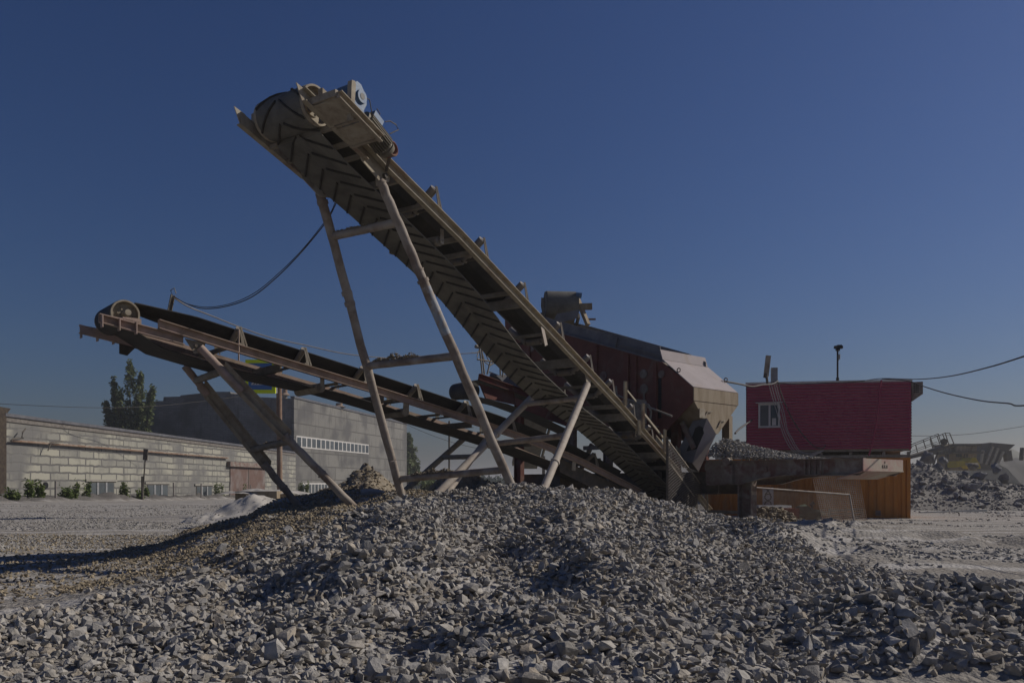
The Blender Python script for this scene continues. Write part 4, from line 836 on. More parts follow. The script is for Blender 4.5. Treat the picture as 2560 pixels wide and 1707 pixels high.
# ------------------------------------------------------------------ cabin and container at the right
cl, cr_ = P(1868, 0, 30.1), P(2276, 0, 28.4); cl.z = cr_.z = 0; CX = (cr_-cl); LC = CX.length; CX.normalize(); CN = V((CX.y, -CX.x, 0))    # CN towards the camera
def cb_(x_, dpt, z): return cl + CX*x_ - CN*dpt + V((0,0,z))
DC = 2.4
cont = empty('shipping_container', cb_(0,0,0), 'orange corrugated shipping container standing under the red cabin', 'container')
ZT = 2.40
def corrug(x0, x1, z0, z1, dep, sgn, pitch=.27, amp=.036):
    mb = MB(); xs = []; x_ = x0
    while x_ < x1-.01:
        for k, o in ((0,0),(.36,0),(.5,1),(.86,1),): 
            if x_+k*pitch < x1: xs.append((x_+k*pitch, o))
        x_ += pitch
    xs.append((x1, 0)); top = [cb_(a, dep+sgn*amp*o, z1) for a, o in xs]; bo = [cb_(a, dep+sgn*amp*o, z0) for a, o in xs]
    return mb.loft([top, bo], closed=False, smooth=False)
X0 = -1.55
corrug(X0+.1, LC-.1, .16, ZT-.1, .03, 1).build('front_wall', M['orange'], cont, fix=False); corrug(X0+.1, LC-.1, .16, ZT-.1, DC-.05, 1).build('rear_wall', M['orange'], cont, fix=False)
mb = MB()
for x_ in (X0+.05, LC-.05):
    for d_ in (.05, DC-.05): mb.box(cb_(x_, d_, ZT/2), CX*.055, CN*.055, V((0,0,ZT/2)))
for z_ in (.08, ZT-.055):
    for d_ in (.045, DC-.045): mb.box(cb_((LC+X0)/2, d_, z_), CX*((LC-X0)/2-.11), CN*.045, V((0,0,.05)))
mb.build('frame', M['orange'], cont)
mb = MB(); mb.box(cb_((X0+LC)/2, DC/2, ZT-.02), CX*((LC-X0)/2-.12), CN*(DC/2-.1), V((0,0,.01))); mb.box(cb_(LC-.03, DC/2, ZT/2), CX*.012, CN*(DC/2-.11), V((0,0,ZT/2-.13))); mb.box(cb_(X0+.03, DC/2, ZT/2), CX*.012, CN*(DC/2-.11), V((0,0,ZT/2-.13))); mb.build('panel', M['orange'], cont)
mb = MB(); mb.box(cb_(LC-1.05, -.012, .42), CX*.085, CN*.006, V((0,0,.09))); mb.build('vent', M['rust'], cont)

cab = empty('site_cabin', cb_(0,0,ZT), 'dark red site cabin with lap siding on the orange container', 'cabin')
Z0, Z1 = 2.72, 5.20
mb = MB(); nb = 23; ring = []; ph = (Z1-Z0)/nb
for i in range(nb): ring += [(Z0+i*ph, .0), (Z0+i*ph+ph*.05, .045), (Z0+i*ph+ph*.5, .05), (Z0+i*ph+ph*.97, .0)]
ring.append((Z1, 0))
rise = -.10
def zt_(z, f): return z + (z-Z0)/(Z1-Z0)*rise*f
for wall in (((0,0),(LC,0),-1), ((0,DC),(LC,DC),1)):
    pass
def siding(a, b, out):
    r0 = [V(a)+V(out)*o+V((0,0,zt_(z,0))) for z, o in ring]; r1 = [V(b)+V(out)*o+V((0,0,zt_(z,1))) for z, o in ring]
    mb = MB(); mb.loft([r0, r1], closed=False, smooth=False); return mb
sid = mat('cabin_red_siding', (.33,.042,.092), (.28,.036,.078), (.31,.06,.10), scale=1.2, scale2=.5, w3=.62, rough=.6, bump=.02, up=(.52,.20,.25))
siding(cb_(0,0,0), cb_(LC,0,0), CN).build('front_wall', sid, cab, fix=False); siding(cb_(0,DC,0), cb_(LC,DC,0), -CN).build('rear_wall', sid, cab, fix=False)
for x_, f, o in ((.0,0,-CX),(LC,1,CX)):
    mb = MB(); mb.loft([[cb_(x_,0,0)+o*q+V((0,0,zt_(z,f))) for z, q in ring], [cb_(x_,DC,0)+o*q+V((0,0,zt_(z,f))) for z, q in ring]], closed=False, smooth=False); mb.build('end_wall', sid, cab, fix=False)
mb = MB(); mb.prism([cb_(-.06,-.05,Z1), cb_(LC+.06,-.05,Z1+rise), cb_(LC+.06,-.05,Z1+rise+.07), cb_(-.06,-.05,Z1+.07)], -CN*(DC+.1)); mb.build('roof', M['white'], cab)
mb = MB()
for x_ in (.015, LC-.015): mb.box(cb_(x_, -.012, (Z0+Z1)/2+rise*.5), CX*.03, CN*.012, V((0,0,(Z1-Z0)/2)))
mb.build('corner_trim', sid, cab)
mb = MB(); mb.abox((0,0,0),(0,0,0)); mb = MB()
mb.box(cb_(LC/2, .06, Z0-.04), CX*(LC/2), CN*.05, V((0,0,.045))); mb.box(cb_(LC/2, .06, ZT+.06), CX*(LC/2), CN*.05, V((0,0,.05))); mb.box(cb_(LC/2, DC-.06, ZT+.15), CX*(LC/2), CN*.05, V((0,0,.14)))
for x_ in (.05,1.3,2.6,3.6,4.7,LC-.05): mb.box(cb_(x_, .06, ZT+.16), CX*.05, CN*.045, V((0,0,.05)))
mb.box(cb_(LC/2, DC/2, Z0-.02), CX*(LC/2-.01), CN*(DC/2-.12), V((0,0,.02))); mb.build('skid_frame', M['strut'], cab)
# window
wx0, wx1, wz0, wz1 = .40, 1.17, 3.55, 4.46
mb = MB(); t_ = .07; cy = -.075
for a, b in (((wx0,wz0),(wx1,wz0+t_)), ((wx0,wz1-t_),(wx1,wz1)), ((wx0,wz0+t_),(wx0+t_,wz1-t_)), ((wx1-t_,wz0+t_),(wx1,wz1-t_)), (((wx0+wx1)/2-.02,wz0+t_),((wx0+wx1)/2+.05,wz1-t_))):
    mb.box(cb_((a[0]+b[0])/2, cy, (a[1]+b[1])/2), CX*((b[0]-a[0])/2), CN*.03, V((0,0,(b[1]-a[1])/2)))
mb.box(cb_((wx0+wx1)/2, cy-.03, wz1+.02), CX*.48, CN*.06, V((0,0,.015))); win = mb.build('window', M['frame'], cab)
mb = MB(); mb.box(cb_((wx0+wx1)/2-.17, -.065, (wz0+wz1)/2), CX*.145, CN*.004, V((0,0,(wz1-wz0)/2-t_))); mb.build('net_curtain', M['glassd'], win)
mb = MB(); mb.box(cb_((wx0+wx1)/2+.19, -.065, (wz0+wz1)/2), CX*.13, CN*.004, V((0,0,(wz1-wz0)/2-t_))); mb.build('pane', M['glass'], win)
mb = MB(); mb.box(cb_(wx1-.21, -.075, wz0+.22), CX*.07, CN*.002, V((0,0,.13))); mb.build('paper', M['white'], win)
# air conditioner on the right end
mb = MB(); c = cb_(LC+.22, .35, 4.86); mb.box(c, CX*.19, CN*.30, V((0,0,.22))); ac = mb.build('air_conditioner', M['chassis'], cab)
mb = MB(); 
for i in range(5):
    for j in range(3): mb.box(c+CN*.303+CX*(-.09+.06*j)+V((0,0,.14-.07*i)), CX*.02, CN*.004, V((0,0,.025)))
mb.build('grille', M['black'], ac)
mb = MB(); mb.prism([cb_(LC+.03,.1,4.64), cb_(LC+.4,.1,4.64), cb_(LC+.03,.1,4.36)], -CN*.04); mb.prism([cb_(LC+.03,.55,4.64), cb_(LC+.4,.55,4.64), cb_(LC+.03,.55,4.36)], -CN*.04); mb.build('shelf_bracket', M['chassis'], ac)
# roof equipment
def onroof(u, d=29.3): x_ = P(u, 0, d).x; return x_
fl = empty('floodlight', P(1919, 955, 29.6), 'tall narrow tan floodlight panel leaning on cabin roof edge', 'floodlight')
a, b = P(1915, 941, 29.6), P(1921, 889, 29.6); mb = MB(); mb.bar(a, b, .17, .10, up=(0,1,0)); mb.build('lamp_housing', M['tan'], fl)
mb = MB(); mb.tube(P(1919,960,29.2), P(1916,938,29.2), .045, n=10); mb.tube(P(1913,944,29.2), P(1915,934,29.2), .07, n=10); mb.build('stem', M['dark'], fl)
an = MB(); an.abox(P(1930,956,29.65), P(1941,920,29.80)); an.build('antenna_panel', M['grey'], None, loc=P(1935,956,29.2), label='short upright grey antenna box beside the tan floodlight', cat='antenna')
cm = empty('camera_mast', P(2094, 953, 29.0), 'thin black mast with camera head on cabin roof', 'mast')
mb = MB(); mb.tube(P(2094,958,29.4), P(2094,876,29.4), .032, n=10); mb.tube(P(2094,954,29.4), P(2094,944,29.4), .055, n=10); mb.build('mast', M['black'], cm)
mb = MB(); mb.bar(P(2086,868,29.4), P(2106,868,29.4), .12, .10); mb.bar(P(2090,874,29.4), P(2099,874,29.4), .1, .08); mb.bar(P(2093,864,29.4), P(2104,864,29.4), .1,.05); mb.build('camera_head', M['black'], cm)
mb = MB(); mb.tube(P(2098,898,29.3), P(2098,886,29.3), .04, n=8); mb.path([P(2096,875,29.35),P(2100,884,29.3),P(2097,900,29.3),P(2095,905,29.35)], .008); mb.build('hanging_sensor', M['grey'], cm)
# cables
def cable(pts_, r, mt, label, name='cable', group=None, n=6):
    pts_ = [V(p) for p in pts_]; out = []
    for i in range(len(pts_)-1):
        p0, p1, p2, p3 = pts_[max(i-1,0)], pts_[i], pts_[i+1], pts_[min(i+2,len(pts_)-1)]
        for k in range(6):
            t = k/6; out.append(.5*((2*p1)+(p2-p0)*t+(2*p0-5*p1+4*p2-p3)*t*t+(3*p1-p0-3*p2+p3)*t**3))
    out.append(pts_[-1]); mb = MB(); l0 = pts_[0]; mb.path(out, r, n); return mb.build(name, mt, None, loc=l0, label=label, cat='cable', group=group)
dd = lambda l, d0, d1: [P(u, v, d0+(d1-d0)*i/(len(l)-1)) for i, (u, v) in enumerate(l)]
cable(dd([(840,500),(825,535),(800,570),(755,625),(700,680),(640,730),(580,758),(520,768),(470,760),(434,742)], 12.0, 12.9), .006, M['cable'], 'black cable hanging from the tall conveyor to the mast, upper of two strands')
cable(dd([(842,504),(822,545),(792,585),(745,640),(690,695),(630,742),(565,766),(505,771),(462,757),(433,740)], 12.0, 12.9), .008, M['cable'], 'thicker black cable sagging below its twin to the mast')
cable(dd([(432,742),(470,766),(530,790),(600,818),(680,845),(760,862),(850,882),(930,892),(1000,895),(1090,888),(1192,882)], 12.9, 20.8), .011, M['cablelit'], 'pale cable running from the mast behind the tall legs')
cable(dd([(1812,953),(1850,960),(1880,966),(1905,962),(1930,960),(1945,952)], 22.5, 29.6), .028, M['cable'], 'thick twisted cable from plant hood to cabin roof')
cable(dd([(1838,1083),(1848,1072),(1862,1062),(1880,1050)], 22, 29.6), .03, M['cable'], 'thick grey hose between plant column and cabin wall', name='hose')
for i, (dx, lab) in enumerate(((0,'thinnest grey cable left of the cabin window middle'), (6,'grey cable crossing the cabin window centre'), (13,'grey cable over the right window sash'), (18,'thin cable just right of the cabin window'))):
    cable([P(u, v, 29.2-(u-1922)*.004) for u, v in ((1922+dx,960),(1930+dx,990),(1942+dx,1030),(1950+dx,1060+i*4),(1962+dx,1095),(1980+dx,1125),(2005+dx,1142-i*3),(2035+dx*.5,1138-i*3),(2060,1125))], .016, M['wirepale'], 'loose grey cable looping down the cabin: ' + lab)
cable([P(u, v, 29.1-(u-1932)*.004) for u, v in ((1932,955),(1945,957),(1950,975),(1965,1015),(1985,1055),(2010,1090),(2035,1115),(2055,1121),(2064,1112))], .022, M['cable'], 'thickest dark cable curving from roof edge to cabin base')
cable([P(u, v, 28.45) for u, v in ((2204,950),(2200,965),(2197,1010),(2190,1060),(2180,1110),(2172,1138))], .03, sid, 'red conduit running down the cabin wall near its right end', name='conduit')
cable([P(u, v, d_) for u, v, d_ in ((1945,957,29),(2000,960,29),(2060,957,29),(2140,954,28.8),(2205,946,28.6),(2290,948,26),(2370,941,23),(2460,921,19),(2580,884,15),(3000,740,12),(3900,420,11))], .016, M['cable'], 'black overhead wire leaving the cabin roof, upper right one')
cable([P(u, v, d_) for u, v, d_ in ((2205,947,28.6),(2270,952,27),(2310,966,25.5),(2370,984,23),(2450,1001,20),(2520,1008,17),(2580,1012,15),(3000,960,12),(3900,620,11))], .016, M['cable'], 'black overhead wire sagging past the air conditioner, lower right one')
cable([P(u, v, d_) for u, v, d_ in ((-40,1007,60),(120,1015,62),(270,1019,65),(400,1014,70),(520,1001,74),(640,985,78))], .02, M['cable'], 'thin wire crossing the sky above the block building')
cable([P(u, v, 70) for u, v in ((2255,1089),(2340,1089),(2440,1083),(2580,1062))], .02, M['cable'], 'thin distant wire above the quarry machinery')
cable([P(u, v, 55) for u, v in ((1005,1055),(1060,1080),(1130,1105),(1200,1122))], .015, M['cable'], 'thin wire behind the pipe legs in the gap')

# ------------------------------------------------------------------ yard things at the right
fe = empty('fence_panel', P(2137,1309,24.5), 'leaning pipe-framed wire fence panel before the orange container', 'fence')
fa, fb_, fc, fd = P(1884,1218,22.5), P(2124,1236,24.0), P(2137,1312,23.6), P(1884,1290,22.5)
mb = MB(); mb.tube(fa, fb_, .022, n=8); mb.tube(fb_, fc, .022, n=8); mb.build('frame', M['pipelit'], fe)
mb = MB(); meshpanel(mb, (fa,fb_,fc,fd), 60, 18, .0035, diag=True); mb.build('mesh', M['rust'], fe)
rp = MB(); meshpanel(rp, (P(2030,1188,27),P(2146,1188,27),P(2168,1303,26.2),P(2062,1322,25)), 22, 26, .009); rp.build('rebar_mesh', M['rust'], None, loc=P(2062,1322,25), label='rusty rebar grid leaning against the orange container', cat='rebar mesh')
ps = empty('support_post', P(1878,1285,22), 'pair of crooked pale steel props under the drawbar', 'post')
for pts_ in (((1872,1282),(1874,1240),(1871,1222),(1878,1204)), ((1883,1282),(1884,1250),(1881,1232),(1886,1212))):
    mb = MB(); mb.path([P(u, v, 21.5) for u, v in pts_], .055, 6); mb.build('prop', M['hood'], ps)
mb = MB(); mb.abox(P(1864,1288,21.6), P(1892,1281,21.3)); mb.build('foot_plate', M['hood'], ps)
sg = empty('painted_board', P(1920,1290,27.5), 'white board with black stencilled rings leaning under the drawbar', 'board')
mb = MB(); mb.abox(P(1907,1290,27.5), P(1933,1218,27.53)); mb.build('board', M['white'], sg)
for ch_, v in (('X',1228), ('O',1243), ('O',1261)): text(ch_, P(1920,v,27.49), (1,0,0), .34, M['black'], sg)
bx = empty('storage_chest', P(1938,1300,26), 'red storage chest with dusty white lid by the dirt heap', 'chest')
mb = MB(); mb.abox(P(1899,1300,26), P(1977,1269,26.8)); mb.build('body', mat('chest_red', (.20,.035,.035), (.16,.05,.045), scale=4), bx)
mb = MB(); mb.prism([P(1897,1269,25.96), P(1979,1269,25.96), P(1979,1263,26.1), P(1897,1263,26.1)], (0,.85,0)); mb.build('lid', M['grey'], bx)
pl = empty('pallet', P(2113,1305,27.6), 'grey wooden pallet on edge behind the rebar grid', 'pallet')
for i in range(4):
    mb = MB(); a = P(2072,1302-i*8.6,27.6); b = P(2157,1298-i*8.6,27.6); mb.bar(a, b, .03, .08); mb.build('plank', M['wood'], pl)
mb = MB()
for u in (2074,2115,2155): mb.bar(P(u,1304,27.65), P(u,1270,27.65), .08, .06, up=(0,1,0))
mb.build('bearer', M['wood'], pl)
mb = MB(); mb.tube(P(2030,1277,27.9), P(2030,1262,27.9), .04, n=8); mb.tube(P(2026,1262,27.9), P(2035,1256,27.9), .06, n=8); mb.build('standpipe', M['dark'], None, loc=P(2030,1280,27.9), label='small dark standpipe in front of the orange container', cat='pipe')
def blob(name, c, ax_, mt, label, cat, seed=0, amp=.25, kind=None, sub=3, group=None):
    bm = bmesh.new(); bmesh.ops.create_icosphere(bm, subdivisions=sub, radius=1); rs_ = V((seed*7.3, seed*1.7, seed*3.1))
    for v in bm.verts:
        d = 1+amp*mnoise.fractal(v.co*1.6+rs_, .8, 2, 4); v.co = V((v.co.x*d*ax_[0], v.co.y*d*ax_[1], v.co.z*d*ax_[2]))
    me = bpy.data.meshes.new(name); bm.to_mesh(me); bm.free(); me.materials.append(mt); me.polygons.foreach_set('use_smooth', [True]*len(me.polygons)); o = bpy.data.objects.new(name, me); COL.objects.link(o); o.location = c
    return tag(o, label, cat, group, kind)
blob('tarp', P(2012,1294,26.5), (.42,.4,.3), M['tarp'], 'crumpled green tarp beside the red chest', 'tarp', 3, .9)
tk = MB(); a, b = P(1893,1324,19.5), P(1922,1324,19.5)
rng_ = [[V((x_, y_, .02+z)) for x_, y_ in ((a.x+o,a.y+o),(b.x-o,a.y+o),(b.x-o,a.y+.45-o),(a.x+o,a.y+.45-o))] for z, o in ((0,0),(.22,0),(.31,.05),(.33,.12))]
tk.loft(rng_, closed=True, smooth=False, caps=True); tk.build('plastic_canister', mat('canister_grey_blue', (.33,.37,.42), rough=.5, bump=.03), None, loc=(a.x,a.y,0), label='pale blue-grey plastic canister lying at foot of the stones', cat='canister')
# heaps
def heap(name, u, v, d, rx, ry, mt, label, seed=1, rough=.35, rocks=None, nrk=0, srk=(.04,.1), base=0.0, cat='heap', pw=1.4):
    c = P(u, v, d); h = c.z - base - (G if base == 0 else 0)
    hf = lambda X, Y: base - .06 + (h+.06)*np.clip(1-np.sqrt(((X-c.x)/rx)**2+((Y-c.y)/ry)**2)**pw, 0, 1)*(1 + rough*fbm(X, Y, 1.3/max(rx,.8), 5, seed)*1.4) + fbm(X, Y, 3., 3, seed+4)*.05
    xs = np.linspace(c.x-rx, c.x+rx, 70); ys = np.linspace(c.y-ry, c.y+ry, 60)
    X, Y = np.meshgrid(xs, ys); Z = hf(X, Y) + H(X, Y, False)*(base == 0); keep = ((X-c.x)/rx)**2+((Y-c.y)/ry)**2 < 1.02
    vt = np.stack([X-c.x, Y-c.y, Z], 2).reshape(-1,3); nx, ny = 70, 60; i, j = np.meshgrid(np.arange(nx-1), np.arange(ny-1)); b = (j*nx+i).ravel()
    fs = np.stack([b,b+1,b+nx+1,b+nx],1); kk = keep.ravel()[fs].all(1)
    o = big_mesh(name, vt, fs[kk], mt, smooth=True); o.location = (c.x, c.y, 0); tag(o, label, cat)
    if nrk:
        a_ = rng.uniform(0, 2*np.pi, nrk); r_ = np.sqrt(rng.random(nrk)); X = c.x+rx*r_*np.cos(a_); Y = c.y+ry*r_*np.sin(a_)
        Z = hf(X, Y) + H(X, Y, False)*(base == 0)
        s_ = scatter('loose_lumps', np.stack([X-c.x, Y-c.y, Z+.005], 1), rng.uniform(*srk, nrk)*rng.uniform(.6,1.2,nrk), rocks, HS, .7); s_.parent = o; s_['kind'] = 'stuff'
    return o
heap('dirt_heap', 878, 1180, 19.5, 1.9, 2.2, M['dirt'], 'brown earth heap between the low conveyor legs', 3, .5, M['brownclod'], 2600, (.05,.13))
heap('dirt_heap', 1185, 1184, 18.5, 1.5, 1.5, M['dirt'], 'grey-brown earth mound behind the crest between the tall legs', 8, .45, M['brownclod'], 900, (.04,.1))
heap('dirt_heap', 1300, 1205, 19.5, 1.7, 1.6, M['dirt'], 'low earth mound under the tall conveyor behind the crest', 12, .4, M['clod'], 700, (.04,.1))
heap('rubble_heap', 1925, 1278, 22.5, 1.35, 1.6, M['dirt'], 'rough rubble heap in front of the red chest', 15, .5, M['brownclod'], 2500, (.06,.2))
heap('sand_heap', 640, 1243, 26, 2.3, 2.2, M['sand'], 'pale smooth sand heap in front of the long slab', 21, .5, M['clod'], 260, (.03,.08), pw=1.25)
heap('sand_heap', 540, 1285, 25, 1.3, .9, M['sand'], 'small crumbly sand ridge left of the pale sand heap', 25, .6, M['clod'], 150, (.04,.1))
slb = MB(); sa, sb = P(588,1250,29), P(692,1250,28.3); sa.z -= .1; sb.z -= .1; hz = .42
slb.box((sa+sb)/2+V((0,.9,hz/2+.0)), (sb-sa)/2, V((0,.9,0)), V((0,0,hz/2))); slb.build('concrete_slab', M['hopper'], None, loc=sa, label='long tan slab capped with dusty sand behind the sand heap', cat='slab')
heap('sand_drift', 660, 1222, 29.4, 1.7, .8, M['sand'], 'thin pale sand cap lying on the long slab', 31, .5, None, 0, base=(sa.z+hz-.02), cat='sand')
# dust pile edge in front of far left wall, grey spoil bank
# rock embankment far right
def rockbank(X, Y):
    toe = 36.5 + .0*X; f = np.clip((Y-toe)/6.5, 0, 1.25); top = np.interp(X, [14,18,20.6,23.2,25.5,28.5,40,48], [2.4,2.9,2.6,2.3,1.6,1.1,.9,.8])-G
    hgt = top*np.minimum(f, 1)**.9; m_ = np.clip((X-13)/1.5, 0, 1)
    return (hgt*(1+.22*fbm(X,Y,.5,5,61)) + fbm(X,Y,1.4,4,66)*.35*np.clip(f*3,0,1))*m_ - .05 + G
rb = grid_mesh('rock_bank', np.arange(13, 48, .22), np.arange(36, 58, .22), rockbank, M['greydirt'], kind='stuff'); rb['label'] = 'bank of blasted grey rock right of the container'
n = 24000; X = rng.uniform(13, 40, n); Y = rng.uniform(36.4, 48, n); pos = np.stack([X, Y, rockbank(X, Y)], 1)
scatter('broken_rock', pos, np.clip(rng.lognormal(math.log(.085), .65, n), .04, .6), M['rock'], HB, .8, kind='stuff', label='broken rock covering the bank right of the container')
HR = [hull(26, flat=.8, seed=300+i, box=.75) for i in range(12)]
BO = [(2300,1160,47,.9,'pale jagged boulder just right of the container top'),(2345,1168,49,1.0,'grey-blue slab boulder behind the bank edge'),(2358,1150,51,1.0,'dark pointed boulder below the distant walkway'),(2320,1145,52,1.6,'long bluish boulder at the top left of the rock bank'),
      (2362,1200,45.5,.75,'pale rounded boulder halfway up the rock bank'),(2425,1222,45,1.35,'large pale split boulder in the middle of the rock bank'),(2398,1218,45.2,.6,'flat square block left of the large split boulder'),(2432,1165,52,1.1,'boulder in front of the yellow machine base'),
      (2490,1172,50,1.3,'tall dark pointed boulder on the bank crest at right'),(2450,1190,49,1.7,'long flat shaded slab across the bank crest'),(2510,1195,49,1.4,'low blue-grey slab near the right edge of the bank'),(2545,1262,43,.8,'bluish boulder at the foot of the bank at the right edge')]
for i, (u, v, d, s_, lab) in enumerate(BO):
    d *= .865; s_ *= .38
    hv, hf_ = HR[i%12]; bm = bmesh.new(); vs = [bm.verts.new(tuple(q*s_*1.25)) for q in hv]
    for f in hf_:
        try: bm.faces.new([vs[k] for k in f])
        except ValueError: pass
    bmesh.ops.subdivide_edges(bm, edges=bm.edges[:], cuts=3, use_grid_fill=True)
    for v_ in bm.verts: v_.co += v_.co.normalized()*s_*.16*mnoise.fractal(v_.co*2.2/s_+V((i*3.1,0,0)), .7, 2.1, 5)
    me = bpy.data.meshes.new('boulder'); bm.to_mesh(me); bm.free(); me.materials.append(M['rock'])
    o = bpy.data.objects.new('boulder', me); COL.objects.link(o); o.location = P(u, v, d); o.rotation_euler = (random.uniform(-.5,.5), random.uniform(-.6,.6), random.uniform(0,6)); tag(o, lab, 'boulder', 'boulders on the rock bank')
mb = MB(); mb.bar(P(2300,1283,33.8), P(2465,1276,35.5), .12, .12); mb.build('steel_beam', M['grey'], None, loc=P(2300,1283,33.8), label='long pale steel beam lying at the foot of the rock bank', cat='beam')
cable([P(u,v,31) for u,v in ((2385,1298),(2392,1294),(2398,1288),(2396,1281),(2390,1279))], .02, M['cable'], 'short curl of rusty wire near the steel beam', name='wire_curl')

# ------------------------------------------------------------------ far quarry machinery
fc_ = empty('quarry_conveyor', P(2340,1180,85), 'distant inclined conveyor with handrail above the rock bank', 'conveyor')
a, b = P(2270,1143,85), P(2386,1112,85); mb = MB(); mb.prism([P(2262,1143,85),P(2386,1108,85),P(2390,1112,85),P(2314,1138,85),P(2262,1150,85)], (0,1.4,0)); mb.build('truss', M['dark'], fc_)
mb = MB()
for dy in (0,1.4):
    o = V((0,dy,0)); mb.tube(P(2270,1119,85)+o, P(2363,1082,85)+o, .04, n=6); mb.tube(P(2280,1131,85)+o, P(2360,1102,85)+o, .03, n=6)
    for (u,v,u2,v2) in ((2289,1111,2294,1131),(2325,1098,2332,1120),(2343,1091,2350,1110),(2363,1082,2373,1113),(2374,1082,2386,1112)): mb.tube(P(u,v,85)+o, P(u2,v2,85)+o, .05, n=6)
mb.tube(P(2363,1082,85), P(2374,1082,85), .04, n=6); mb.build('handrail', M['dark'], fc_)
mb = MB(); mb.tube(P(2360,1104,85), P(2360,1104,86.2), .35, n=14); mb.build('head_pulley', M['dark'], fc_)
for u0,v0,u1,v1 in ((2330,1134,2322,1150),(2345,1130,2333,1152)):
    mb = MB(); mb.bar(P(u0,v0,85.5), P(u1,v1+10,85.5), .15,.15); mb.build('leg', M['dark'], fc_)
hs = empty('crusher_house', P(2400,1160,100), 'small distant crusher house with flat roofs', 'building')
mb = MB(); mb.abox(P(2374,1175,100), P(2408,1114,103)); mb.abox(P(2391,1128,99.4), P(2409,1115,99.98)); mb.build('wall', M['hopper'], hs)
mb = MB(); mb.abox(P(2359,1134,99), P(2424,1130,102)); mb.abox(P(2372,1115,99.7), P(2411,1112.5,103.5)); mb.build('roof', M['dark'], hs)
mb = MB(); 
for u in (2365,2370,2412,2418): mb.tube(P(u,1175,99.3), P(u,1133,99.3), .12, n=8)
mb.build('porch_post', M['dark'], hs)
for u in (2394,2401):
    mb = MB(); mb.abox(P(u-2.5,1142,99.9), P(u+2.5,1133,100.0)); mb.build('window', M['glassd'], hs)
hp_ = empty('feed_hopper', P(2490,1180,110), 'large distant ribbed feed hopper flaring upward', 'hopper')
mb = MB(); mb.prism([P(2442,1174,110),P(2478,1106,110),P(2538,1111,110),P(2518,1129,110),P(2500,1143,110),P(2488,1175,110)], (0,6,0)); mb.build('bin', M['dark'], hp_)
mb = MB()
for a,b in (((2452,1158),(2458,1125)),((2464,1160),(2482,1116)),((2478,1163),(2495,1120)),((2491,1165),(2508,1128))): mb.bar(P(*a,109.8), P(*b,109.8), .3,.3)
mb.build('rib', M['tan'], hp_)
mb = MB(); mb.bar(P(2517,1126,112), P(2521,1152,112), .8,.8); mb.build('leg', M['dark'], hp_)
ye = empty('yellow_crusher', P(2430,1165,95), 'yellow crusher parts half hidden by boulders', 'crusher')
mb = MB(); mb.prism([P(2391,1152,95),P(2412,1152,95),P(2414,1164,95),P(2392,1168,95)], (0,2,0)); mb.prism([P(2421,1156,96),P(2433,1143,96),P(2440,1144,96),P(2449,1159,96),P(2453,1171,96),P(2438,1171,96)], (0,2.5,0)); mb.build('housing', M['yellow'], ye)
mb = MB(); mb.bar(P(2414,1160,95), P(2440,1160,96), .6,.3); mb.build('chassis', M['tan'], ye)
mb = MB(); mb.tube(P(2553,1150,95), P(2556,1119,95), .25, n=8); mb.build('steel_post', M['dark'], None, loc=P(2553,1170,95), label='lone leaning dark post at the right edge in haze', cat='post')
# hills and forest
def ridge(name, us, vs_, d, depth, mt, kind='structure'):
    u = np.arange(us[0], us[-1]+1, 6); v = np.interp(u, us, vs_) + fbm(u*.05, u*0, 1, 4, 5)*5
    mb = MB(); a = [P(x_, y_, d) for x_, y_ in zip(u, v)]; n = len(a)
    rings = [[V((p.x, p.y-depth*.5*(1), -2)) for p in a], [V((p.x, p.y-depth*.2, p.z*.7)) for p in a], a, [V((p.x, p.y+depth, -2)) for p in a]]
    mb.loft(rings, closed=False, smooth=True); return mb.build(name, mt, None, kind=kind)
M['hillm'] = mat('hill_earth', (.07,.075,.05), (.10,.095,.07), (.045,.06,.035), scale=.05, scale2=.12, bump=.6, bscale=.4)
ridge('hills', [2404,2415,2440,2460,2490,2530,2560,2700], [1150,1116,1110,1106,1108,1122,1140,1160], 420, 80, M['hillm'])
ridge('quarry_terrace', [2480,2500,2540,2600,2750], [1152,1150,1146,1142,1140], 260, 40, mat('terrace_earth', (.045,.042,.038), (.065,.06,.05), scale=.1, bump=.3, bscale=.5))
def leafcards(centers, rad, n, size, flat=1.):
    c = centers[rng.integers(0, len(centers), n)]; r = rad if np.isscalar(rad) else rad[rng.integers(0, len(rad), n)]
    p = c + rng.normal(0, 1, (n,3))*np.array([1,1,flat])*r; a = rng.normal(0,1,(n,3)); a /= np.linalg.norm(a,axis=1)[:,None]; b = np.cross(a, rng.normal(0,1,(n,3))); b /= np.linalg.norm(b,axis=1)[:,None]
    s_ = size*rng.uniform(.6,1.4,(n,1)); v = np.stack([p-a*s_, p+b*s_*.5, p+a*s_, p-b*s_*.5],1).reshape(-1,3); return v
def forest(name, u0, u1, vt, d, n, mt, label, kind='stuff'):
    cs = []
    for i in range(n):
        u = random.uniform(u0, u1); h = 1.45 + (HV-vt+random.uniform(-4,5))*d/F; x_ = (u-CU)*d/F; y_ = d+random.uniform(0,30)
        for k in range(5): f = random.random(); cs.append((x_+random.gauss(0,.9)*(1-f), y_, h*(f*.95)))
    v = leafcards(np.array(cs), .7, n*30, .7); return big_mesh(name, v, np.arange(len(v)).reshape(-1,4), mt, kind=kind, label=label)
forest('forest', 980, 1880, 1194, 330, 620, M['far'], 'far dark forest strip on the horizon between conveyor legs')
forest('forest', 2500, 2760, 1150, 300, 90, M['far'], 'far trees on the terrace at the right edge')
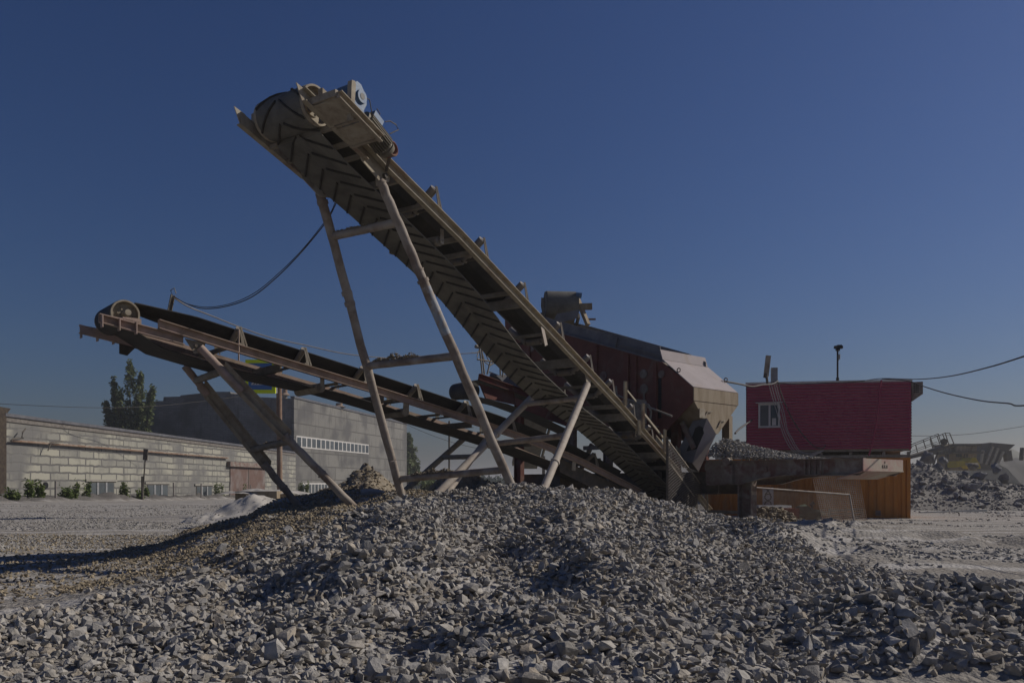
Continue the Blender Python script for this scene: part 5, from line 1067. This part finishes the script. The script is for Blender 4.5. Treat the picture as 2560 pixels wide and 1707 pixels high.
# ------------------------------------------------------------------ trees
def tree(name, spires, d, mt, label, nleaf=9000, size=.2, base=0.):
    root_x = np.mean([s_[0] for s_ in spires]); rp_ = P(root_x, HV, d); root = empty(name, (rp_.x, d, base), label, 'tree')
    mb = MB(); cs = []
    for (u, vt, wd) in spires:
        tp = P(u, vt, d + random.uniform(-1.2,1.2)); bs = V((rp_.x + (tp.x-rp_.x)*.35, tp.y, base)); N = 8
        pts_ = [bs.lerp(tp, i/N)+V((random.gauss(0,.08),0,0)) for i in range(N+1)]; mb.path(pts_, [.22*(1-i/N)+.02 for i in range(N+1)], 7)
        R_ = wd*d/F/2
        for i in range(130):
            f = random.uniform(.10, .995)**.8; c = bs.lerp(tp, f); rr = R_*min(1,(1-f)*1.5+.05)*random.uniform(.3,1.1); an = random.uniform(0,2*math.pi)
            e = c + V((math.cos(an)*rr, math.sin(an)*rr, rr*.95)); mb.path([c, c.lerp(e,.6), e], [.035,.02,.01], 4)
            for k in range(4): q = c.lerp(e, random.uniform(.4,1.05)); cs.append(q[:])
    mb.build('trunk', M['bark'], root)
    v = leafcards(np.array(cs), .17, nleaf, size, 1.6); v = v - np.array([rp_.x, d, base]); o = big_mesh('crown', v, np.arange(len(v)).reshape(-1,4), mt); o.parent = root
    return root
tree('larch_tree', [(325,905,120),(283,950,70),(352,938,80),(382,968,52),(300,985,90),(345,1000,100),(265,1005,60)], 118, M['leaf'], 'tall spiky green tree behind the block building', 11000, .24)
tree('birch_tree', [(1020,1085,60),(1030,1140,50),(1043,1168,34),(1010,1110,60)], 185, M['leaf'], 'dark green tree right of the grey panel building', 6000, .5)
tree('small_tree', [(1065,1215,40),(1085,1222,40)], 120, M['leaf'], 'low dark green tree behind the pipe legs', 2500, .4)
mb = MB(); mb.tube(P(1123,1215,60), P(1123,1052,60), .07, n=8); mb.build('utility_pole', M['dark'], None, loc=P(1123,1215,60), label='thin dark utility pole behind the low conveyor', cat='pole')

# ------------------------------------------------------------------ buildings at the left
BL0, BL1 = P(12, 0, 57), P(742, 0, 118); BL0.z = BL1.z = 0; BL1.x = -33.2 + (BL1.x+33.2)*.5; BL1 = V((-32.2, 119, 0))
def wallmat(name, dirv, c1, c2, mortar, bw, bh, ms, plaster_z=None, cpl=(.33,.31,.27), noise_amt=.12, offx=0, offz=0, stain=(.2,.19,.17)):
    m = bpy.data.materials.new(name); m.use_nodes = True; t = m.node_tree; b = t.nodes['Principled BSDF']; b.inputs['Roughness'].default_value = .92; b.inputs['Specular IOR Level'].default_value = .15
    g = t.nodes.new('ShaderNodeNewGeometry'); dt = t.nodes.new('ShaderNodeVectorMath'); dt.operation = 'DOT_PRODUCT'; dt.inputs[1].default_value = tuple(dirv); t.links.new(g.outputs['Position'], dt.inputs[0])
    sx = t.nodes.new('ShaderNodeSeparateXYZ'); t.links.new(g.outputs['Position'], sx.inputs[0]); cb2 = t.nodes.new('ShaderNodeCombineXYZ')
    a1 = t.nodes.new('ShaderNodeMath'); a1.inputs[1].default_value = offx; t.links.new(dt.outputs['Value'], a1.inputs[0]); a2_ = t.nodes.new('ShaderNodeMath'); a2_.inputs[1].default_value = offz; t.links.new(sx.outputs[2], a2_.inputs[0])
    t.links.new(a1.outputs[0], cb2.inputs[0]); t.links.new(a2_.outputs[0], cb2.inputs[1])
    nz = t.nodes.new('ShaderNodeTexNoise'); nz.inputs['Scale'].default_value = 1.3; nz.inputs['Detail'].default_value = 4; t.links.new(cb2.outputs[0], nz.inputs['Vector'])
    sc = t.nodes.new('ShaderNodeVectorMath'); sc.operation = 'SCALE'; sc.inputs['Scale'].default_value = noise_amt; t.links.new(nz.outputs['Color'], sc.inputs[0]); ad = t.nodes.new('ShaderNodeVectorMath'); t.links.new(cb2.outputs[0], ad.inputs[0]); t.links.new(sc.outputs[0], ad.inputs[1])
    br = t.nodes.new('ShaderNodeTexBrick'); br.inputs['Color1'].default_value = col4(c1); br.inputs['Color2'].default_value = col4(c2); br.inputs['Mortar'].default_value = col4(mortar)
    br.inputs['Scale'].default_value = 1; br.inputs['Brick Width'].default_value = bw; br.inputs['Row Height'].default_value = bh; br.inputs['Mortar Size'].default_value = ms; br.inputs['Mortar Smooth'].default_value = .25; br.inputs['Bias'].default_value = -.25
    t.links.new(ad.outputs[0], br.inputs['Vector'])
    def mx(f, a, c):
        x = t.nodes.new('ShaderNodeMix'); x.data_type = 'RGBA'; t.links.new(f, x.inputs[0])
        for k, q in ((6,a),(7,c)):
            if isinstance(q, tuple): x.inputs[k].default_value = col4(q)
            else: t.links.new(q, x.inputs[k])
        return x.outputs[2]
    def nr(scale, lo, hi, v=None, mul=None):
        mp = t.nodes.new('ShaderNodeMapping'); mp.inputs['Scale'].default_value = mul or (1,1,1); t.links.new(cb2.outputs[0], mp.inputs[0])
        n = t.nodes.new('ShaderNodeTexNoise'); n.inputs['Scale'].default_value = scale; n.inputs['Detail'].default_value = 6; t.links.new(mp.outputs[0], n.inputs['Vector'])
        r = t.nodes.new('ShaderNodeMapRange'); r.inputs[1].default_value = lo; r.inputs[2].default_value = hi; t.links.new(n.outputs[0], r.inputs[0]); return r.outputs[0]
    c = mx(nr(.22,.47,.60), br.outputs[0], stain)
    c = mx(nr(1.1,.55,.75,mul=(1.6,.25,1)), c, tuple(q*.75 for q in stain))
    if plaster_z is not None:
        r = t.nodes.new('ShaderNodeMapRange'); r.inputs[1].default_value = plaster_z-.25; r.inputs[2].default_value = plaster_z+.25
        a3 = t.nodes.new('ShaderNodeMath'); t.links.new(a2_.outputs[0], a3.inputs[0]); n3_ = nr(.6,.2,.8); ml = t.nodes.new('ShaderNodeMath'); ml.operation = 'MULTIPLY'; ml.inputs[1].default_value = 1.6; t.links.new(n3_, ml.inputs[0]); t.links.new(ml.outputs[0], a3.inputs[1]); t.links.new(a3.outputs[0], r.inputs[0])
        c = mx(r.outputs[0], c, cpl)
    t.links.new(c, b.inputs['Base Color']); bn = t.nodes.new('ShaderNodeBump'); bn.inputs['Strength'].default_value = .5; bn.inputs['Distance'].default_value = .04; bn.invert = True
    t.links.new(br.outputs['Fac'], bn.inputs['Height']); t.links.new(bn.outputs[0], b.inputs['Normal']); return m
BD = (BL1-BL0).normalized(); BN = V((BD.y, -BD.x, 0)); LB = (BL1-BL0).length
def bw_(u): k = (u-CU)/F; return (k*BL0.y-BL0.x)/(BD.x-k*BD.y)          # distance along the wall for a column
def bz_(u, v): return EYE+(HV-v)*(BL0.y+BD.y*bw_(u))/F
def bp(s_, o, z): return BL0 + BD*s_ + BN*o + V((0,0,z))
HB0 = bz_(30,1043)
bl = empty('block_building', BL0, 'long low building of pale concrete blocks with dark roof edge', 'building')
wm = wallmat('block_wall', BD, (.34,.33,.275), (.20,.198,.185), (.125,.122,.117), 2.3, .62, .085, plaster_z=6.5, cpl=(.20,.193,.175), noise_amt=.26, stain=(.165,.162,.155))
mb = MB(); mb.prism([bp(0,0,-2.5), bp(LB,0,-2.5), bp(LB,0,HB0-.25), bp(0,0,HB0)], -BN*10); mb.build('wall', wm, bl)
mb = MB(); mb.prism([bp(-.2,.22,HB0), bp(LB,.22,HB0-.25), bp(LB,.22,HB0-.02), bp(-.2,.22,HB0+.23)], -BN*10.4); rf = mb.build('roof', M['roofmetal'], bl)
mb = MB(); mb.prism([bp(0,.10,HB0-.35), bp(LB,.10,HB0-.6), bp(LB,.10,HB0-.26), bp(0,.10,HB0-.01)], -BN*.12); mb.build('cornice', mat('cornice_brick', (.13,.115,.105), (.2,.185,.165), scale=3), rf)
mb = MB(); mb.prism([bp(-6,.2,-1), bp(-.1,.2,-1), bp(-.1,.2,6.4), bp(.35,.2,HB0+.6), bp(-6,.2,HB0+.75)], -BN*9); mb.build('gable_pier', M['bark'], bl)
z0 = bz_(15,1101); mb = MB(); mb.tube(bp(bw_(20),.25,z0), bp(bw_(565),.25,bz_(568,1145)), .09, n=8); mb.build('pipe', M['rust'], bl)
for (u0,u1,vt) in ((220,284,1204),(367,419,1210),(490,529,1214)):
    s0, s1 = bw_(u0), bw_(u1); zt = bz_((u0+u1)/2, vt); zb = zt-1.75*(1 if u0 < 300 else 1.0); zb = bz_((u0+u1)/2, 1249)
    mb = MB(); mb.box(bp((s0+s1)/2,.02,(zt+zb)/2), BD*((s1-s0)/2), BN*.02, V((0,0,(zt-zb)/2))); wn = mb.build('window', M['dark'], bl)
    nseg = 3
    for i in range(nseg):
        a = s0+(s1-s0)*(i+.06)/nseg; b = s0+(s1-s0)*(i+.94)/nseg; mb = MB(); mb.box(bp((a+b)/2,.05,(zt+zb)/2), BD*((b-a)/2), BN*.01, V((0,0,(zt-zb)/2-.08))); mb.build('pane', M['glassd'], wn)
    mb = MB()
    for i in (1,2): a = s0+(s1-s0)*i/nseg; mb.box(bp(a,.08,(zt+zb)/2), BD*.13, BN*.03, V((0,0,(zt-zb)/2-.05)))
    mb.build('sash', M['grey'], wn); mb = MB(); mb.box(bp((s0+s1)/2,.06,zt+.12), BD*((s1-s0)/2+.4), BN*.06, V((0,0,.10))); mb.build('lintel', M['concrete'], wn)
s0, s1 = bw_(574), bw_(660); zt = bz_(615,1168); mb = MB(); mb.box(bp((s0+s1)/2,.06,(zt-1.5)/2), BD*((s1-s0)/2), BN*.05, V((0,0,(zt+1.5)/2))); gt = mb.build('gate', M['brown'], bl)
mb = MB(); mb.box(bp((s0+s1)/2,.13,(zt-1.5)/2), BD*.08, BN*.02, V((0,0,(zt+1.5)/2))); mb.build('seam', M['dark'], gt)
mb = MB(); mb.box(bp((s0+s1)/2,.25,zt+.3), BD*((s1-s0)/2+.9), BN*.25, V((0,0,.28))); mb.build('gate_lintel', M['chassis'], bl)
mb = MB(); s_ = bw_(112); mb.tube(bp(s_,-.0,bz_(112,1213)), bp(s_,.12,bz_(112,1213)), .26, n=18); mb.build('round_vent', M['black'], bl)
for pts_ in (((12,1103),(14,1097),(42,1095),(38,1095),(40,1080),(48,1071)), ((104,1126),(113,1105),(140,1104))):
    mb = MB(); mb.path([bp(bw_(u)-.0,.5,bz_(u,v)) for u, v in pts_], .05, 6); mb.build('wall_bracket', M['dark'], bl)
# panel building
G0, G1 = P(735,0,121), P(1017,0,170); G0.z = G1.z = 0; GD = (G1-G0).normalized(); GN = V((GD.y,-GD.x,0)); LG = (G1-G0).length
def gw(u): k = (u-CU)/F; return (k*G0.y-G0.x)/(GD.x-k*GD.y)
def gz(u, v): return EYE+(HV-v)*(G0.y+GD.y*gw(u))/F
def gp(s_, o, z): return G0+GD*s_+GN*o+V((0,0,z))
HG = gz(740,996)
pb_ = empty('panel_building', G0, 'tall grey concrete panel hall with dark brick side and window strip', 'building')
pm = wallmat('panel_wall', GD, (.205,.20,.185), (.15,.147,.138), (.105,.102,.096), 9.0, 2.15, .09, noise_amt=.06, stain=(.12,.118,.116))
mb = MB(); mb.prism([gp(0,0,-4), gp(LG,0,-4), gp(LG,0,gz(1017,1061)), gp(0,0,HG)], -GN*.4); mb.build('wall', pm, pb_)
BRD = -GN; LK = 27
bm_ = wallmat('dark_brick', GN, (.20,.195,.185), (.28,.265,.25), (.14,.135,.13), .9, .28, .03, noise_amt=.1, stain=(.13,.125,.12))
def kw(u, s_=0): k = (u-CU)/F; o = G0; return (k*o.y-o.x)/(-GN.x+k*GN.y)
prof2 = [(352,1003),(408,1002),(409,992),(450,991),(452,988),(500,983),(502,979),(575,979),(577,984),(620,986),(622,991),(735,996)]
tp = [(kw(u), EYE+(HV-v)*(G0.y-GN.y*kw(u))/F) for u, v in prof2]
mb = MB(); mb.prism([G0-GN*.45+V((0,0,-4)), G0-GN*tp[0][0]+V((0,0,-4))] + [G0-GN*max(q,.45)+V((0,0,z)) for q, z in tp], GD*45); mb.build('brick_wall', bm_, pb_)
mb = MB(); mb.prism([gp(-.1,.15,HG), gp(LG,.15,gz(1017,1061)), gp(LG,.15,gz(1017,1061)+.35), gp(-.1,.15,HG+.3)], -GN*.7); mb.build('parapet_cap', M['roofmetal'], pb_)
def wstrip(u0, u1, v0, v1, n):
    s0, s1 = gw(u0), gw(u1); um = (u0+u1)/2; zt, zb = gz(u1, v0), gz(u1, v1); mb = MB(); mb.box(gp((s0+s1)/2,.03,(zt+zb)/2), GD*((s1-s0)/2), GN*.05, V((0,0,(zt-zb)/2))); wn = mb.build('window_strip', M['frame'], pb_)
    for i in range(n):
        a = s0+(s1-s0)*(i+.12)/n; b = s0+(s1-s0)*(i+.88)/n; mb = MB(); mb.box(gp((a+b)/2,.09,(zt+zb)/2), GD*((b-a)/2), GN*.02, V((0,0,(zt-zb)/2-.22))); mb.build('pane', M['glassd'] if i % 4 else M['glass'], wn)
wstrip(740,921,1111,1135,17); wstrip(752,833,1207,1240,10)
def rvent(u, vb, vt, d, label, w_=.5):
    r_ = empty('roof_vent', P(u, vb, d), label, 'vent'); mb = MB(); mb.tube(P(u,vb+6,d), P(u,vt+ (vb-vt)*.55,d), w_*.8, n=14); mb.build('duct', M['strut'], r_)
    mb = MB(); mb.tube(P(u,vb-(vb-vt)*.35,d), P(u,vb-(vb-vt)*.62,d), w_*1.7, w_*.85, n=14); mb.tube(P(u,vb-(vb-vt)*.62,d), P(u,vt,d), w_*.8, n=14); mb.build('cap', M['rust'], r_)
rvent(712, 996, 973, 128, 'mushroom roof vent beside the sign pole'); rvent(848, 1022, 1008, 138, 'small capped roof vent above the grey panel wall', .7)
# shed roof between plant and cabin
sh = empty('shed', P(1845,1150,75), 'far shed with grey hipped roof and chimney left of the cabin', 'building')
mb = MB(); mb.abox(P(1815,1230,75), P(1885,1125,79)); mb.build('wall', M['concrete'], sh)
mb = MB(); mb.prism([P(1808,1126,74.8),P(1820,1104,74.8),P(1864,1103,74.8),P(1892,1126,74.8)], (0,4.5,0)); mb.build('roof', M['roofmetal'], sh)
mb = MB(); mb.tube(P(1844,1105,76), P(1844,1098,76), .2, n=8); mb.build('chimney', M['dark'], sh)
# crosswalk sign on a rusty pole
sn = empty('crosswalk_sign', V((P(700,0,31).x,31,0)), 'blue pedestrian crossing sign with yellow-green border on rusty pole', 'sign')
mb = MB(); mb.tube(V((P(700,0,31).x,31,0)), P(697,880,31), .105, n=14); mb.build('pole', M['rust'], sn)
s1_, s0_ = P(689,941,30.75), P(614,941,31.25); SX = (s1_-s0_).normalized(); sw = (s1_-s0_).length/2; c = (s0_+s1_)/2; SNn = V((SX.y,-SX.x,0)); shh = .655
mb = MB(); mb.box(c, SX*sw, SNn*.02, V((0,0,shh))); pnl = mb.build('sign_panel', M['yg'], sn)
mb = MB(); mb.box(c-SNn*.07, SX*(sw+.0), SNn*.04, V((0,0,shh-.02))); mb.build('back_frame', M['grey'], sn)
mb = MB(); mb.box(c+SNn*.024, SX*(sw*.78), SNn*.003, V((0,0,shh*.78))); mb.build('blue_field', M['signblue'], pnl)
f = lambda x_, z, o=.03: c+SNn*o+SX*(x_*sw)+V((0,0,z*shh))
mb = MB(); mb.prism([f(-.6,-.5),f(.6,-.5),f(0,.62)], SNn*.003); mb.build('white_triangle', M['white'], pnl)
mb = MB()
for a,b,w_ in (((.0,.15),(.02,-.12),.10),((.02,-.12),(.12,-.36),.05),((.02,-.12),(-.12,-.36),.05),((.0,.1),(.14,-.05),.035),((.0,.1),(-.12,-.05),.035)): mb.bar(f(*a,.036), f(*b,.036), .004, w_, up=SX)
mb.tube(f(0,.22,.034), f(0,.22,.038), .05, n=12)
for i in range(5): x_ = -.42+.21*i; mb.prism([f(x_-.05,-.47,.034),f(x_+.02,-.47,.034),f(x_*.75+.02,-.38,.034),f(x_*.75-.04,-.38,.034)], SNn*.003)
mb.build('pedestrian_symbol', M['black'], pnl)
mb = MB(); mb.box(P(694,950,31), SX*.05, SNn*.02, V((0,0,.5))); mb.build('clamp', M['grey'], sn)
# thin posts along the wall
PO = [(139,1202,1254,'thin grey post before the block wall, nearest the round vent'),(434,1206,1252,'thin grey post between the second and third window'),(503,1208,1254,'thin grey post in front of the third window'),(574,1212,1252,'thin grey post at the left edge of the brown gate'),(626,1212,1245,'thin grey post in front of the brown gate')]
for u, v0, v1, lab in PO:
    d = (-32.0*F)/(u-CU); mb = MB(); mb.tube(P(u,v1+4,d), P(u,v0,d), .07, n=8); mb.build('thin_post', M['cablelit'], None, loc=P(u,v1+4,d), label=lab, cat='post', group='thin posts in front of the block building')
d = 31.5*F/(CU-360); r_ = empty('marker_post', P(357,1250,d), 'slanting post with narrow dark plate before the block wall', 'post')
mb = MB(); mb.tube(P(356,1252,d), P(363,1148,d), .06, n=8); mb.tube(P(356,1252,d), P(356,1190,d), .11, n=8); mb.build('post', M['dark'], r_)
mb = MB(); mb.bar(P(363,1150,d), P(365,1122,d), .1, .38, up=(1,0,0)); mb.build('plate', M['dark'], r_)
# weeds along the wall
def weed(u, vb, vt, wd, d, label, dens=1.):
    b = P(u, vb, d); h = (vb-vt)*d/F; root = empty('shrub', b, label, 'plant', 'shrubs growing along the block wall'); W_ = wd*d/F/2; mb = MB(); cs = []
    for i in range(max(4,int(wd/5))):
        x_ = random.uniform(-W_, W_)*.6; hh_ = h*random.uniform(.55,1.); p0 = b+V((x_,0,-.1)); p1 = p0+V((random.uniform(-.2,.2)*W_, random.uniform(-.3,.3), hh_)); mb.path([p0, p0.lerp(p1,.5)+V((.05,0,0)), p1], [.03,.02,.008], 4)
        for k in range(16): cs.append((p0.lerp(p1, random.uniform(.12,1))+V((random.uniform(-.12,.12),0,0)))[:])
    mb.build('stem', M['bark'], root); v = leafcards(np.array(cs), W_*.16+.05, int(260*dens*max(1,wd/20)), .12, 1.5) - np.array(b[:]); o = big_mesh('foliage', v, np.arange(len(v)).reshape(-1,4), M['weed']); o.parent = root
WD = [(30,1253,1222,42,'low spreading shrub in the left corner by the pier'),(75,1250,1190,26,'tall leafy shrub just left of the round vent'),(100,1250,1188,24,'bushy shrub covering the round vent edge'),(165,1248,1222,36,'low shrub midway between vent and first window'),
      (185,1246,1198,12,'slim tall shrub left of the first window'),(214,1246,1200,16,'narrow shrub touching the left of the first window'),(312,1245,1192,26,'leafy shrub right of the first window'),(345,1246,1225,24,'sparse low shrub beside the marker post'),
      (365,1244,1205,12,'thin shrub at the second window edge'),(547,1252,1200,30,'broad shrub between third window and brown gate'),(613,1248,1208,14,'reddish green shrub in front of the brown gate')]
for u, vb, vt, wd, lab in WD: weed(u, vb, vt, wd, 32.6*F/(CU-u), lab)
weed(750,1232,1206,20,105,'shrub below the lower window strip of the panel hall'); weed(765,1232,1204,10,105,'slim shrub beside the lower window strip')

# ------------------------------------------------------------------ dusty air
hm = bpy.data.materials.new('dusty_air'); hm.use_nodes = True; t = hm.node_tree; t.nodes.remove(t.nodes['Principled BSDF'])
pv = t.nodes.new('ShaderNodeVolumePrincipled'); pv.inputs['Density'].default_value = .0006; pv.inputs['Color'].default_value = (.96,.97,1,1); pv.inputs['Anisotropy'].default_value = .35
t.links.new(pv.outputs[0], t.nodes['Material Output'].inputs['Volume'])
mb = MB(); mb.abox((-1000,-400,-8), (1000,1700,24.5)); mb.build('haze', hm, None, kind='stuff', label='thin dusty air over the whole yard')
